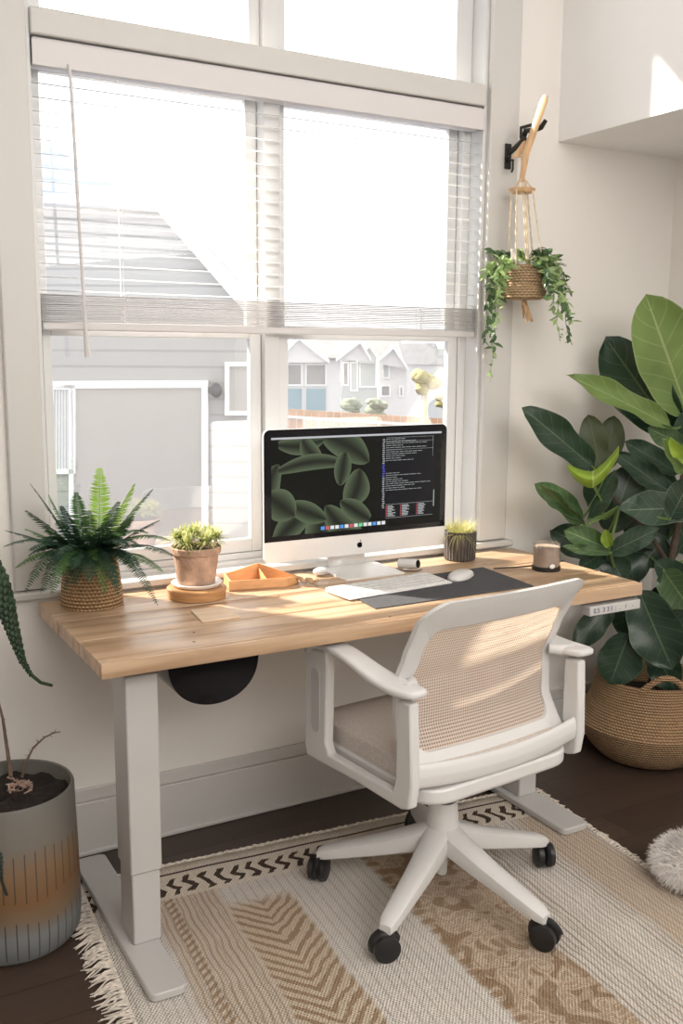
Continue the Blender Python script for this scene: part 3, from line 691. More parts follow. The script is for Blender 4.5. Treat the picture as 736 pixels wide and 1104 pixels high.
# webcam on desk
wc = thing('webcam', 'small white cylindrical camera lying beside the computer stand', 'webcam', (1.04, -.160, DZ), 0)
a = Vector((0, 0, .0165)); d = Vector((.50, -.85, .10)).normalized()
s = MB(); s.tube([a-d*.034, a-d*.032, a+d*.026, a+d*.028], [.010, .0145, .0145, .013], 24); s.build('body', 'white', wc)
s = MB(); s.tube([a+d*.0275, a+d*.031], [.0122, .0115], 24); lens = s.build('lens', 'gloss', wc)
s = MB(); s.tube([a-d*.01-Vector((0, 0, .012)), a-d*.01-Vector((0, 0, .0165))], [.008, .012], 16); s.build('stand', 'white', wc)
s = MB(); s.tube(bez((-.03, .02, .004), (-.05, -.01, .002), (-.01, -.035, .002), 10)+bez((-.01, -.035, .002), (.01, -.04, .002), (.025, -.028, .003), 6)[1:], .0014, 6); s.build('cable', 'black', wc)
ep = thing('earbud_case', 'small white rounded earbud case left of the computer stand', 'earbud case', (.772, -.112, DZ), .2)
s = MB(); s.ball((0, 0, .0125), .0125, 3, (2.1, 1.5, .95)); s.build('case_body', 'white', ep)
s = MB(); s.tube([(-.0235, -.0055, .0125), (-.012, -.0165, .0125), (.0, -.0189, .0125), (.012, -.0165, .0125), (.0235, -.0055, .0125)], .0006, 5); s.build('lid_seam', 'black', ep)

# wooden geometric tray
tr = thing('wooden_tray', 'tan wooden pointed desk tray with a twine bow, beside the computer', 'tray', (.56, -.13, DZ))
A = [at(242, 636, 2, DZ), at(303, 634, 2, DZ), at(316, 627, 2, DZ), at(264, 616, 2, DZ), at(236, 627, 2, DZ)]
A = [Vector((.468, -.165, 0)), Vector((.625, -.196, 0)), Vector((.672, -.168, 0)), Vector((.600, -.060, 0)), Vector((.490, -.075, 0))]
for p in A: p.z = DZ
s = MB(); s.poly([p+Vector((0, 0, .0)) for p in A], Vector((0, 0, .003))); s.build('tray_floor', 'woodtray', tr, world=True)
s = MB(); H = .028
cen = sum(A, Vector())/5
for i in range(5):
    a, c = A[i], A[(i+1) % 5]; hi = [H, H*.95, H*.75, H*1.6, H][i]; hj = [H, H*.95, H*.75, H*1.6, H][(i+1) % 5]
    ai, ci = a.lerp(cen, .06), c.lerp(cen, .06)
    v = [s.bm.verts.new(q) for q in (a, c, c+Vector((0, 0, hj)), a+Vector((0, 0, hi)), ai, ci, ci+Vector((0, 0, hj)), ai+Vector((0, 0, hi)))]
    for f in ((0, 1, 2, 3), (5, 4, 7, 6), (3, 2, 6, 7), (0, 4, 5, 1), (0, 3, 7, 4), (1, 5, 6, 2)): s.bm.faces.new([v[k] for k in f])
s.build('tray_wall', 'woodtray', tr, world=True)
s = MB()
a, c = A[3].lerp(cen, .1)+Vector((0, 0, .002)), A[1].lerp(A[0], .35)+Vector((0, .006, .002))
s.poly([a, c, c+Vector((0, 0, .022)), a+Vector((0, 0, .030))], Vector((.003, .001, 0))); s.build('divider', 'woodtray', tr, world=True)
s = MB(); p0 = Vector((.670, -.176, DZ+.012))
for k in range(4):
    a0 = k*1.6; s.tube([p0+Vector((.012*math.cos(a0+t)*(.4+k*.2)+.012*k, -.006*k+.008*math.sin(a0+t), .004*math.sin(2*t)+.002-.002*k)) for t in [j*.7 for j in range(9)]], .0035, 7)
s.build('twine_bow', 'jute', tr, world=True)

# terracotta pot on a wooden slab
pc = Vector((.373, -.176, DZ))
sl = thing('wood_coaster', 'round slice of wood carrying the terracotta pot', 'coaster', pc)
s = MB(); s.lathe([(.070, 0), (.0745, .002), (.0765, .026), (.074, .028)], seg=40); s.build('slab', 'woodmid', sl)
sa = tag(MB().lathe([(.050, .0), (.060, .002), (.066, .010), (.064, .012), (.055, .0065), (.0, .006)], pc+Vector((.004, .008, .028)), 48, caps=False).build('plant_saucer', 'ceramic'), 'white ceramic saucer between the terracotta pot and wood slice', 'saucer')
tp = thing('terracotta_pot_plant', 'weathered terracotta pot of spiky cream and green plant near the fern', 'potted plant', pc+Vector((.004, .012, .0355)))
s = MB(); s.lathe([(.0, .0), (.047, .0), (.049, .003), (.059, .078), (.064, .079), (.0655, .094), (.063, .097), (.059, .095), (.056, .080), (.0, .080)], caps=False); s.build('pot', 'terra', tp)
s = MB(); s.lathe([(.056, .081), (.03, .086), (.0, .087)], caps=False, seg=24); s.build('soil', 'soil', tp)
def tuft(o, name, mname, n, c, rbase, L0, L1, w_, spread, droop=.4, seed=1, clusters=None):
    rr = random.Random(seed); s = MB()
    for i in range(n):
        cc = Vector(rr.choice(clusters)) if clusters else Vector(c)
        a = rr.uniform(0, 2*PI); rb = rbase*math.sqrt(rr.random()); p = cc+Vector((rb*math.cos(a), rb*math.sin(a), 0))
        if clusters: a = rr.uniform(0, 2*PI)
        L_ = rr.uniform(L0, L1); el = rr.uniform(*spread); d = Vector((math.cos(a)*math.cos(el), math.sin(a)*math.cos(el), math.sin(el)))
        side = Vector((-math.sin(a), math.cos(a), 0)); pts = []
        for k in range(5):
            t = k/4; q = p+d*L_*t+Vector((0, 0, -droop*L_*t*t)); wd = w_*(1-t**1.6)*(.5+min(1, t*3)*.5); pts.append((q-side*wd, q+side*wd))
        V = [(s.bm.verts.new(x), s.bm.verts.new(y)) for x, y in pts]
        for k in range(4): s.bm.faces.new((V[k][0], V[k][1], V[k+1][1], V[k+1][0]))
    return s.build(name, mname, o)
cl = [(.046*math.cos(a)*r, .036*math.sin(a)*r, .098+rz) for a, r, rz in ((0, 0, .030), (.5, 1, .022), (1.7, 1, .020), (2.9, 1, .020), (3.9, 1, .012), (5.0, 1, .014), (5.9, 1.1, .02))]
tuft(tp, 'foliage', 'blade_y', 620, None, .010, .030, .058, .0026, (-.2, 1.4), .3, 5, cl)
tuft(tp, 'inner_foliage', 'blade_g', 260, None, .010, .020, .048, .0024, (-.5, 1.2), .3, 6, cl)
cd = MB(); q = [at(205, 659, 2, DZ), at(239, 654.5, 2, DZ), at(259, 666, 2, DZ), at(218, 672, 2, DZ)]
cd.prism([(v.x, v.y) for v in q], 2, DZ, DZ+.004)
tag(cd.build('wooden_card', 'woodcard', bev=.001), 'thin pale square wooden coaster lying near the front desk edge', 'coaster')

# dark ribbed pot with grass
gp = thing('ribbed_pot_plant', 'small dark ribbed pot of yellow-green grass right of the computer', 'potted plant', (1.258, -.112, DZ))
s = MB(); s.lathe([(.0, 0), (.044, 0), (.048, .004), (.050, .05), (.050, .088), (.047, .090), (.045, .087), (.045, .078), (0, .078)], caps=False, seg=72); s.build('pot', 'ribpot', gp)
tuft(gp, 'foliage', 'grass_y', 300, (0, 0, .078), .038, .03, .068, .0016, (.6, 1.5), .15, 9)
tuft(gp, 'trailing_foliage', 'grass_y', 46, (-.03, -.03, .084), .02, .04, .07, .0011, (-.1, .5), .9, 10)
# candle
cn = thing('glass_candle', 'taupe candle in a small clear glass tumbler on the desk', 'candle', (1.395, -.352, DZ))
s = MB(); s.lathe([(.0, .0), (.040, .0), (.041, .002), (.041, .082), (.0385, .082), (.0385, .010), (0, .010)], caps=False); s.build('glass_cup', 'cupglass', cn)
s = MB(); s.lathe([(.0, .0135), (.0375, .0135), (.0375, .070), (.0, .070)], caps=False); s.build('wax', 'taupe', cn)
s = MB(); s.lathe([(.0, .0005), (.0415, .0005), (.0415, .0125), (.0, .0125)], caps=False); s.build('base_ring', 'black_metal', cn)
s = MB(); s.ball((-.012, -.040, .018), .009, 2, (1.1, .5, .8)); s.build('white_spot', 'spot_w', cn)  # small flattened white spot low on the cup
cb = MB(); P_ = [at(532, 610, 2, DZ+.002), at(560, 612, 2, DZ+.002), at(600, 610, 2, DZ+.002), at(640, 605, 2, DZ+.002)]
P_ = [Vector((1.262, -.275, DZ+.002)), Vector((1.33, -.290, DZ+.002)), Vector((1.42, -.300, DZ+.002)), Vector((1.520, -.287, DZ+.002)), Vector((1.525, -.285, DZ-.002)), Vector((1.526, -.28, DZ-.030)), Vector((1.50, -.24, DZ-.042)), Vector((1.40, -.14, DZ-.044))]
cb.tube(P_, .0018, 6); tag(cb.build('power_cord', 'black'), 'thin black cord running past the candle off the desk edge', 'cord')

# ------------------------------------------------------------------ fern
fc = Vector((.114, -.128, DZ))
fn_ = thing('potted_fern', 'dark green fern in a coiled rope basket on the left desk end', 'potted plant', fc)
s = MB(); s.lathe([(.0, .0), (.073, .0), (.0765, .006), (.0755, .03), (.071, .07), (.066, .11), (.063, .125), (.058, .126), (.056, .115), (.0, .112)], caps=False, seg=56); s.build('basket', 'rope_basket', fn_)
s = MB(); s.lathe([(.056, .114), (.02, .12), (0, .121)], caps=False, seg=20); s.build('soil', 'soil', fn_)
def frond(base, tip, ctrl, wmax, mname, npin=34, seed=0):
    rr = random.Random(seed); pts = bez(base, ctrl, tip, 24); s = MB(); s.tube(pts, [lerp(.0016, .0005, i/24) for i in range(25)], 5)
    def P(t):
        f = t*24; i = min(23, int(f)); return pts[i].lerp(pts[i+1], f-i), (pts[i+1]-pts[i]).normalized()
    chord = (pts[-1]-pts[0])
    nrm0 = Vector((0, 0, 1))
    for k in range(npin):
        t = .10+.89*k/npin; p, d = P(t)
        side = d.cross(nrm0)
        if side.length < .25: side = d.cross((CAM-p).normalized())
        side.normalize(); up = side.cross(d).normalized()
        ln = wmax*(math.sin(PI*min(1, (t*.80+.17)))**.8)*rr.uniform(.88, 1.08)
        for sg in (-1, 1):
            q = (side*sg+d*.35-up*.18).normalized(); wd = .0014+ln*.036; tipp = p+q*ln-Vector((0, 0, ln*.25*rr.random()))
            m_ = p.lerp(tipp, .45)
            v = [s.bm.verts.new(x) for x in (p-d*wd*.55, m_-d*wd+up*.001, tipp, m_+d*wd+up*.001, p+d*wd*.55)]
            s.bm.faces.new(v)
    return s.build('frond', mname, fn_, world=True)
cr = fc+Vector((0, 0, .125))
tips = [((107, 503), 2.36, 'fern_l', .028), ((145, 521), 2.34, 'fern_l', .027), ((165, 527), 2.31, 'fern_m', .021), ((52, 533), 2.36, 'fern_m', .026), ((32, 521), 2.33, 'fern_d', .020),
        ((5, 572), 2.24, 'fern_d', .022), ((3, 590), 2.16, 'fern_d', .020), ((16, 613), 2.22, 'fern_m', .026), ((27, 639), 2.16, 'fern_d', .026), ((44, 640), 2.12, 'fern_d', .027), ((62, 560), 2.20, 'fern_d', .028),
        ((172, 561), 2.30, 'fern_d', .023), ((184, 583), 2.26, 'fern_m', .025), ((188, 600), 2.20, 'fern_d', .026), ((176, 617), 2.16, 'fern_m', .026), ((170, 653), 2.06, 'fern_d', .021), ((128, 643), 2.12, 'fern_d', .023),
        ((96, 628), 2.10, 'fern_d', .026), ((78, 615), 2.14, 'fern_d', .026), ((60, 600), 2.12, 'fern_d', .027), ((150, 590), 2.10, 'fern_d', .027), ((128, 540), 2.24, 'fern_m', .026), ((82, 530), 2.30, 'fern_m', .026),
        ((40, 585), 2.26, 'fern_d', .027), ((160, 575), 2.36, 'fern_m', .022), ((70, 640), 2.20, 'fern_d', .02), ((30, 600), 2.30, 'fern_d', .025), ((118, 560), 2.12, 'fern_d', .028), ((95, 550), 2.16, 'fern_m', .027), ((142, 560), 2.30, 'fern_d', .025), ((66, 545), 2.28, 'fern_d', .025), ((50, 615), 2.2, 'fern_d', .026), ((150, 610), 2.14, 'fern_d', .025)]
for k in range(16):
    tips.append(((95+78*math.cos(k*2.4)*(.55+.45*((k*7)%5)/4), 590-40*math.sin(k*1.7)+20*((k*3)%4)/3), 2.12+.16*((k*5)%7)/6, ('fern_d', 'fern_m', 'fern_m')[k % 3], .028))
for i, ((px, py), dp, mn, wm) in enumerate(tips):
    tp_ = atd(px, py, dp); tp_.y = min(tp_.y, -.035)
    v = tp_-cr; hor = Vector((v.x, v.y, 0)); b0 = cr+Vector((0, 0, -.01))+(hor.normalized()*.022 if hor.length > .01 else Vector())
    lift = .02 if v.z > .08 else (.07 if v.z > -.03 else .115)
    ctrl = b0+hor*.45+Vector((0, 0, max(v.z, 0)*.55+lift)); ctrl.y = min(ctrl.y, -.045)
    frond(b0, tp_, ctrl, wm*1.18, mn, int(16+v.length*125), i)

# ------------------------------------------------------------------ hanging planter
hx, hy = 1.470, -.118
hk = thing('wall_hook', 'black iron hook bracket fixed to the window casing holding the hanging planter', 'hook', (1.46, -.02, 1.96))
bw = at(547, 166, 1, -.021)
s = MB(); s.box((bw.x-.012, -.026, bw.z-.045), (bw.x+.012, -.0205, bw.z+.03)); s.build('wall_plate', 'black_metal', hk, world=True, bev=.002)
hook_top = Vector((hx+.012, hy, 2.010))
s = MB(); s.tube([(bw.x, -.024, bw.z), (bw.x+.004, -.05, bw.z+.012), (hx, -.085, 1.985), (hx+.002, hy+.02, 2.012), hook_top, hook_top+Vector((.006, -.030, .004)), hook_top+Vector((.010, -.045, .022))], [.008, .008, .008, .009, .009, .008, .006], 8)
s.tube([(hx+.02, -.10, 2.03), (hx-.012, -.092, 2.02), (hx-.018, -.10, 1.99), (hx-.005, -.11, 1.985)], .005, 8)
s.build('arm', 'black_metal', hk, world=True)
s = MB(); s.tube([(bw.x, -.026, bw.z-.02), (bw.x, -.048, bw.z-.022), (bw.x, -.048, bw.z-.05), (bw.x+.003, -.040, bw.z-.055)], .0035, 8); s.tube([(bw.x-.012, -.03, bw.z-.012), (bw.x-.012, -.05, bw.z-.012), (bw.x-.012, -.05, bw.z-.03)], .0035, 8); s.build('clamp', 'black_metal', hk, world=True)
hp = thing('hanging_planter', 'jute wrapped hanging pot of trailing green vines beside the window', 'hanging planter', (hx, hy, 1.52))
pb = Vector((hx, hy, 1.53))
s = MB()
ttop = atd(588, 103, 2.995+.0); 
hp_d = (Vector((hx, hy, 0))-Vector((CAM.x, CAM.y, 0))).dot(HF)
T0 = atd(588, 103, hp_d-.02); T1 = atd(567, 165, hp_d-.02); T2 = atd(562, 196, hp_d)
s.tube([T0, T0.lerp(T1, .1), T1, T2], [.010, .0155, .014, .010], 10, flat=.6); s.build('wooden_handle', 'woodlt', hp, world=True)
q = [atd(x, y, hp_d+.005) for x, y in ((573, 146), (571, 163), (562, 169), (551, 170), (563, 153))]
MB().poly(q, Vector((.006, .010, 0))).build('wooden_wedge', 'woodlt', hp, world=True)
s = MB(); kn = atd(564, 172, hp_d)
for k in range(7): s.ball(atd(563.5, 168+k*4, hp_d-.004), .009-.0006*k, 1, (1, 1, .8))
s.build('knotted_cord', 'pale_rope', hp, world=True)
dz = atd(564, 206, hp_d).z; top = atd(563, 190, hp_d); ax_ = Vector((top.x, top.y, 0))
s = MB(); s.lathe([(.0, .0), (.03, .0), (.040, .008), (.041, .012), (.038, .012), (.028, .004), (0, .004)], (top.x, top.y, dz-.006), 32, caps=False); s.build('macrame_ring', 'woodlt', hp, world=True)
pcx, pcy = hx, hy; prim = 1.612; 
s = MB()
for k in range(4):
    a = .4+k*PI/2; p1 = Vector((pcx+.060*math.cos(a), pcy+.060*math.sin(a), prim)); p0 = Vector((top.x+.034*math.cos(a), top.y+.034*math.sin(a), dz+.005))
    s.tube([top, p0, p1], .0028, 6)
s.tube([top, Vector((top.x+.004, top.y-.01, dz)), Vector((pcx-.004, pcy-.02, prim+.02))], .003, 6)
s.tube([top, Vector((top.x-.006, top.y-.01, dz)), Vector((pcx-.012, pcy-.022, prim+.02))], .003, 6)
s.build('hanging_rope', 'pale_rope', hp, world=True)
s = MB(); s.lathe([(.0, -.006), (.050, -.004), (.066, .002), (.068, .018), (.060, .036), (.056, .046), (.058, .052), (.059, .082), (.060, .095), (.056, .096), (.054, .085), (.0, .085)], (0, 0, .0), 48, caps=False)
po = s.build('rope_pot', 'macrame', hp); 
s = MB(); rr = random.Random(4)
for k in range(16):
    a = rr.uniform(0, 2*PI); r = rr.uniform(.0, .010); s.tube([(r*.4*math.cos(a), r*.4*math.sin(a), -.005), (.004+r*math.cos(a), r*math.sin(a), -.022), (.014+r*2.0*math.cos(a), r*1.6*math.sin(a)-.006, -.060-rr.random()*.012)], .0028, 5)
s.ball((.002, 0, -.014), .010, 2); s.build('tassel', 'jute', hp)
def vleaf(s, p, d, L_, rr):
    d = d.normalized(); side = d.cross(Vector((rr.uniform(-.5, .5), rr.uniform(-1, 0), rr.uniform(.2, 1)))).normalized(); up = side.cross(d)
    W_ = L_*.40; prof = [(0, .05), (.18, .75), (.42, 1), (.72, .68), (1, .02)]
    V = []
    for t, w_ in prof:
        c = p+d*L_*t-up*L_*.22*t*t; V.append((s.bm.verts.new(c-side*W_*w_*.5*1.1+up*W_*w_*.12), s.bm.verts.new(c), s.bm.verts.new(c+side*W_*w_*.5*1.1+up*W_*w_*.12)))
    for i in range(4):
        s.bm.faces.new((V[i][0], V[i][1], V[i+1][1], V[i+1][0])); s.bm.faces.new((V[i][1], V[i][2], V[i+1][2], V[i+1][1]))
def vine(px0, py0, px1, py1, d0, d1, mname, seed, nl=16, bulge=10, ls=(.028, .044)):
    rr = random.Random(seed); pts = []
    for i in range(11):
        t = i/10; p = atd(lerp(px0, px1, t)+bulge*math.sin(PI*min(1, t*1.2))*(1 if px1 > 562 else -1)*.6+rr.uniform(-1, 1), lerp(py0, py1, t**1.15), lerp(d0, d1, min(1, t*2))); p.y = min(p.y, -.035); pts.append(p)
    s = MB(); s.tube([Vector((hx, hy, 1.622)).lerp(pts[0], .35), *pts], .0011, 5)
    for k in range(nl):
        t = k/nl*10; i = min(9, int(t)); p = pts[i].lerp(pts[i+1], t-i); out = Vector((rr.uniform(-1, 1), rr.uniform(-1, .4), rr.uniform(-1.1, .35)))
        vleaf(s, p, out, rr.uniform(*ls)*(1-.3*k/nl), rr)
    return s.build('vine', mname, hp, world=True)
D_ = hp_d
vn = [(548, 285, 527, 412, -.02, .00, 'vine_l', 13, 12), (546, 283, 520, 372, -.05, -.02, 'vine_d', 16, 12), (544, 280, 535, 350, -.07, -.09, 'vine_l', 15, 8), (545, 276, 524, 330, -.02, .03, 'vine_d', 15, 12), (552, 280, 538, 320, -.05, -.09, 'vine_l', 14, 8), (543, 275, 518, 300, -.02, -.03, 'vine_l', 13, 6), (550, 272, 530, 270, .03, .03, 'vine_d', 12, 4), (548, 284, 531, 385, -.0, .0, 'vine_d', 14, 10),
      (578, 278, 617, 372, -.04, -.02, 'vine_d', 20, 16), (580, 276, 604, 368, -.05, -.08, 'vine_l', 17, 16), (578, 272, 612, 330, -.02, .02, 'vine_d', 19, 14), (582, 280, 598, 340, -.05, -.08, 'vine_l', 16, 10), (576, 270, 606, 295, .0, .0, 'vine_l', 15, 8), (580, 268, 615, 315, .03, .05, 'vine_d', 17, 12), (574, 270, 594, 268, -.03, -.03, 'vine_d', 12, 4), (580, 283, 594, 320, -.05, -.09, 'vine_d', 14, 8), (566, 276, 560, 268, .0, .0, 'vine_l', 10, 2), (583, 272, 600, 310, -.03, -.03, 'vine_l', 16, 12), (578, 272, 618, 350, .0, .0, 'vine_l', 16, 14)]
for i, (a, b_, c_, d_, e0, e1, mn, nl, bu) in enumerate(vn):
    vine(a, b_, c_, d_, D_+e0, D_+e1, mn, 30+i, nl+9, bu)
s = MB(); q = [atd(551, 268, D_-.03), atd(556, 268, D_-.03), atd(557, 283, D_-.03), atd(550, 283, D_-.03)]
MB().poly(q, Vector((.002, .004, 0))).build('plant_tag', 'ceramic', hp, world=True)

# ------------------------------------------------------------------ fiddle leaf fig
fb = Vector((1.962, -.252, 0))
fg = thing('fiddle_leaf_fig', 'tall fig plant with large leathery leaves in a seagrass belly basket', 'potted plant', fb)
s = MB(); s.lathe([(.0, .0), (.130, .0), (.160, .012), (.196, .050), (.222, .100), (.232, .128), (.228, .136), (.214, .165), (.196, .205), (.184, .245), (.180, .285), (.174, .288), (.170, .28), (.175, .24), (.18, .20), (.0, .19)], caps=False, seg=96)
bk = s.build('basket', 'seagrass', fg)
s = MB()
for sg in (-1, 1):
    a0 = 1.05 if sg > 0 else -2.1
    s.tube([Vector((.178*math.cos(a0+t), .178*math.sin(a0+t), .275+.055*math.sin(PI*(t+.45)/.9))) for t in [-.45+.09*k for k in range(11)]], .010, 8)
s.build('basket_handle', 'seagrass', bk, world=False)
s = MB(); s.lathe([(.175, .20), (.08, .212), (.0, .215)], caps=False, seg=32); s.build('soil', 'soil', fg)
DF = 3.19
def F(px, py, off=0.0):
    p = atd(px, py, DF+off); p.y = min(p.y, -.03); p.x = min(p.x, 2.19); return p
trunk = [fb+Vector((0, 0, .20)), F(707, 720), F(716, 660), F(722, 610), F(732, 560), F(737, 500), F(738, 455)]
s = MB(); s.tube(trunk, [.017, .015, .014, .013, .011, .009, .006], 10)
s.tube([F(722, 612), F(700, 575, -.05), F(668, 545, -.12), F(650, 520, -.14)], [.009, .008, .006, .004], 8)
s.tube([F(716, 660), F(690, 640, -.05), F(665, 620, -.1)], [.008, .007, .005], 8)
s.build('trunk', 'stem_br', fg, world=True)
def figleaf(base, tip, wpx, mname, bo=0., to=-.05, cup=.18, bend=.12, roll=0., flip=1, lobes=.06, seed=0, stalk=None):
    rr = random.Random(seed*7+3)
    A_, B_ = F(*base, bo), F(*tip, to); d = B_-A_; L_ = d.length; d.normalize()
    W_ = wpx/FPX*(DF+(bo+to)/2)
    view = (CAM-(A_+B_)/2).normalized(); nr = (view-d*view.dot(d)).normalized()
    nr = (Matrix.Rotation(roll, 3, d) @ nr); side = d.cross(nr).normalized()
    def prof(u):
        a = math.sin(PI*min(1, max(0, u))**.78)**.62 if 0 < u < 1 else 0
        return a*(.62+.42*u)*(1-.10*math.exp(-((u-.38)/.12)**2))
    ph = rr.uniform(0, 6)
    def fn(u, v):
        q = (v-.5)*2; w_ = W_/2*prof(u)+.0006
        p = A_+d*L_*u+side*q*w_+nr*(flip*cup*W_*q*q*.6*prof(u)-bend*L_*(u*u)*flip*.6+.030*L_*math.sin(u*13+ph+q*1.5)*abs(q)**1.5)
        p.y = min(p.y, -.012); p.x = min(p.x, 2.212); return p
    s = MB(); s.grid(fn, 18, 10, uv=lambda u, v: (u, (v-.5)*2))
    o = s.build('leaf', mname, fg, world=True)
    near = min(trunk+[F(668, 545, -.12), F(650, 520, -.14), F(700, 575, -.05), F(665, 620, -.1)], key=lambda t: (t-A_).length)
    if (near-A_).length > .02: MB().tube(bez(near, near.lerp(A_, .5)+Vector((0, 0, -.015)), A_, 6)+[A_+d*L_*.04], [.0045]*7+[.003], 6).build('leaf_stalk', 'stemg', o, world=True)
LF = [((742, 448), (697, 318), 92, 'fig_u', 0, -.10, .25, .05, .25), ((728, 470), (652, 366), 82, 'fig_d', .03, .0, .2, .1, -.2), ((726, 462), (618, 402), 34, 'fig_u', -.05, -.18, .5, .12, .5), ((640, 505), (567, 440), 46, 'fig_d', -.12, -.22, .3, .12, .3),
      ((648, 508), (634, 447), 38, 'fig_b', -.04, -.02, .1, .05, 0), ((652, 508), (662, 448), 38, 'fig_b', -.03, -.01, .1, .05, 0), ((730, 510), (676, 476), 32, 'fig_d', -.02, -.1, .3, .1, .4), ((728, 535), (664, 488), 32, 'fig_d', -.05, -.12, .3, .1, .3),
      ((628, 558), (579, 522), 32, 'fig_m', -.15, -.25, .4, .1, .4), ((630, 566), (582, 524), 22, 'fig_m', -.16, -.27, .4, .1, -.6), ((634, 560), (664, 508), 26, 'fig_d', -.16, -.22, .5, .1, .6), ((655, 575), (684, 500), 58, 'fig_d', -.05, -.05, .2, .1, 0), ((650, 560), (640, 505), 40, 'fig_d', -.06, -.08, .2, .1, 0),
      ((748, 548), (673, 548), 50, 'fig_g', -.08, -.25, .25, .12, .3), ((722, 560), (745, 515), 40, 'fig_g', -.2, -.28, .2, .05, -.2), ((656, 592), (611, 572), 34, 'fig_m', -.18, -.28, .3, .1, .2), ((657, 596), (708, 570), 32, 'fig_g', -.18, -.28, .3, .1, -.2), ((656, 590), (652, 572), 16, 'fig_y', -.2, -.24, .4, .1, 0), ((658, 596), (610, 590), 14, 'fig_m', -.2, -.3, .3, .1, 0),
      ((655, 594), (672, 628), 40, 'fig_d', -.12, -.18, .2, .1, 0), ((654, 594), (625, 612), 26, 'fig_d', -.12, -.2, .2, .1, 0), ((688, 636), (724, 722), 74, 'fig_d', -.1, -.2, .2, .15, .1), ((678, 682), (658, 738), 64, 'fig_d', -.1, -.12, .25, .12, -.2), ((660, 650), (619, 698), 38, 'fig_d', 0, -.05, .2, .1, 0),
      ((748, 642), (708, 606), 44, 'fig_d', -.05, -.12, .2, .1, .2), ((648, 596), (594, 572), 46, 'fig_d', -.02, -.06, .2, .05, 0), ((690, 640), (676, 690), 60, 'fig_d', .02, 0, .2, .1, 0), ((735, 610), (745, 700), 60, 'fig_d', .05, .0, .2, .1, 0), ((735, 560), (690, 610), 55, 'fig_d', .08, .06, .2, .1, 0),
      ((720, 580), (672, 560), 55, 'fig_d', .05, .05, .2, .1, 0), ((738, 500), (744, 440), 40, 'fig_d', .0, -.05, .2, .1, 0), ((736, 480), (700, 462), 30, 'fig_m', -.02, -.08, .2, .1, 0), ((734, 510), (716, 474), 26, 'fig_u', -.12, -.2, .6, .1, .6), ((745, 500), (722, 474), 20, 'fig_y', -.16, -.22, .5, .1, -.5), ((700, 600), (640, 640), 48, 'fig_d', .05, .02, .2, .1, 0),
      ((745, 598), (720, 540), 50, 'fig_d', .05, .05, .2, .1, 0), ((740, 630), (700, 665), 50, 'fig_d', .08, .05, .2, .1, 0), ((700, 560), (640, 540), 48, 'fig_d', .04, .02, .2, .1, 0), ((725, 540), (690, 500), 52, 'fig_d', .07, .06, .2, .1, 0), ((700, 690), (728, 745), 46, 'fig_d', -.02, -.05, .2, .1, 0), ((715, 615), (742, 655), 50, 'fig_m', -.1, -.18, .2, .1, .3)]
for i, (b_, t_, wpx, mn, bo, to, cup, bend, roll) in enumerate(LF): figleaf(b_, t_, wpx, mn, bo, to, cup, bend, roll, seed=i)
# lime folded leaf
def limefn(u, v):
    q = (u-.5)*2; x = lerp(611, 667, u); top = 502-22*max(0, (u-.45)/.55)**1.3+8*math.sin(PI*u)*(1 if u < .6 else .9)-2*math.cos(PI*u*.5); bot = 526-21*abs(q)**2.2-(14*max(0, u-.5)*2)**1.0
    p = F(x, lerp(bot, top, v), -.24-.05*math.sin(PI*v)+.03*abs(q)); return p
s = MB(); s.grid(limefn, 18, 8, uv=lambda u, v: (v, (u-.5)*2*.93)); lo = s.build('leaf', 'fig_y', fg, world=True)
MB().tube([F(640, 524, -.24), F(648, 540, -.18), F(650, 555, -.14)], .004, 6).build('leaf_stalk', 'stemg', lo, world=True)

# ------------------------------------------------------------------ chair
ch = thing('office_chair', 'white wheeled office chair with a beige mesh back facing the desk', 'chair', (.831, -.646, 0), math.radians(6))
zr = .0100
for k in range(5):
    a = math.radians(139.5-6-72*k*-1); ca, sa_ = math.cos(a), math.sin(a)
    s = MB()
    prof = [(.02, .168, .036, .036), (.06, .152, .034, .032), (.14, .127, .030, .026), (.24, .101, .025, .020), (.296, .087, .022, .017), (.318, .080, .015, .012)]
    rings = []
    for r, z, w_, h in prof:
        ring = []
        for j in range(12):
            t = 2*PI*j/12; cy, cz2 = w_*math.copysign(abs(math.cos(t))**.6, math.cos(t)), h*math.copysign(abs(math.sin(t))**.6, math.sin(t))
            ring.append(s.bm.verts.new((ca*r-sa_*cy, sa_*r+ca*cy, z+cz2)))
        rings.append(ring)
    for i in range(len(rings)-1):
        for j in range(12): s.bm.faces.new((rings[i][j], rings[i][(j+1) % 12], rings[i+1][(j+1) % 12], rings[i+1][j]))
    s.bm.faces.new(rings[0]); s.bm.faces.new(rings[-1])
    s.build('base_leg', 'white', ch)
    # caster
    cx2, cy2 = ca*.315, sa_*.315; R_ = .031; yaw = [2.2, 1.2, .35, 2.7, 1.9][k]; wy, wx = math.sin(yaw), math.cos(yaw)
    s = MB(); s.tube([(cx2-ca*.012, cy2-sa_*.012, .045), (cx2-ca*.012, cy2-sa_*.012, .082)], .006, 10)
    hood = [Vector((cx2, cy2, zr+R_))+Vector((math.cos(t)*-wy*1.0, math.cos(t)*wx*1.0, 0))*(R_+.002)+Vector((0, 0, math.sin(t)*(R_+.002))) for t in [PI*j/10 for j in range(-1, 10)]]
    s.tube(hood, .0125, 8, flat=.25)
    cs = s.build('caster', 'black', ch)
    for sg in (-1, 1):
        o_ = Vector((wx, wy, 0))*sg; c0 = Vector((cx2, cy2, zr+R_))
        MB().tube([c0+o_*.007, c0+o_*.008, c0+o_*.021, c0+o_*.024], [R_-.002, R_, R_, R_-.006], 24).build('wheel', 'black', cs)
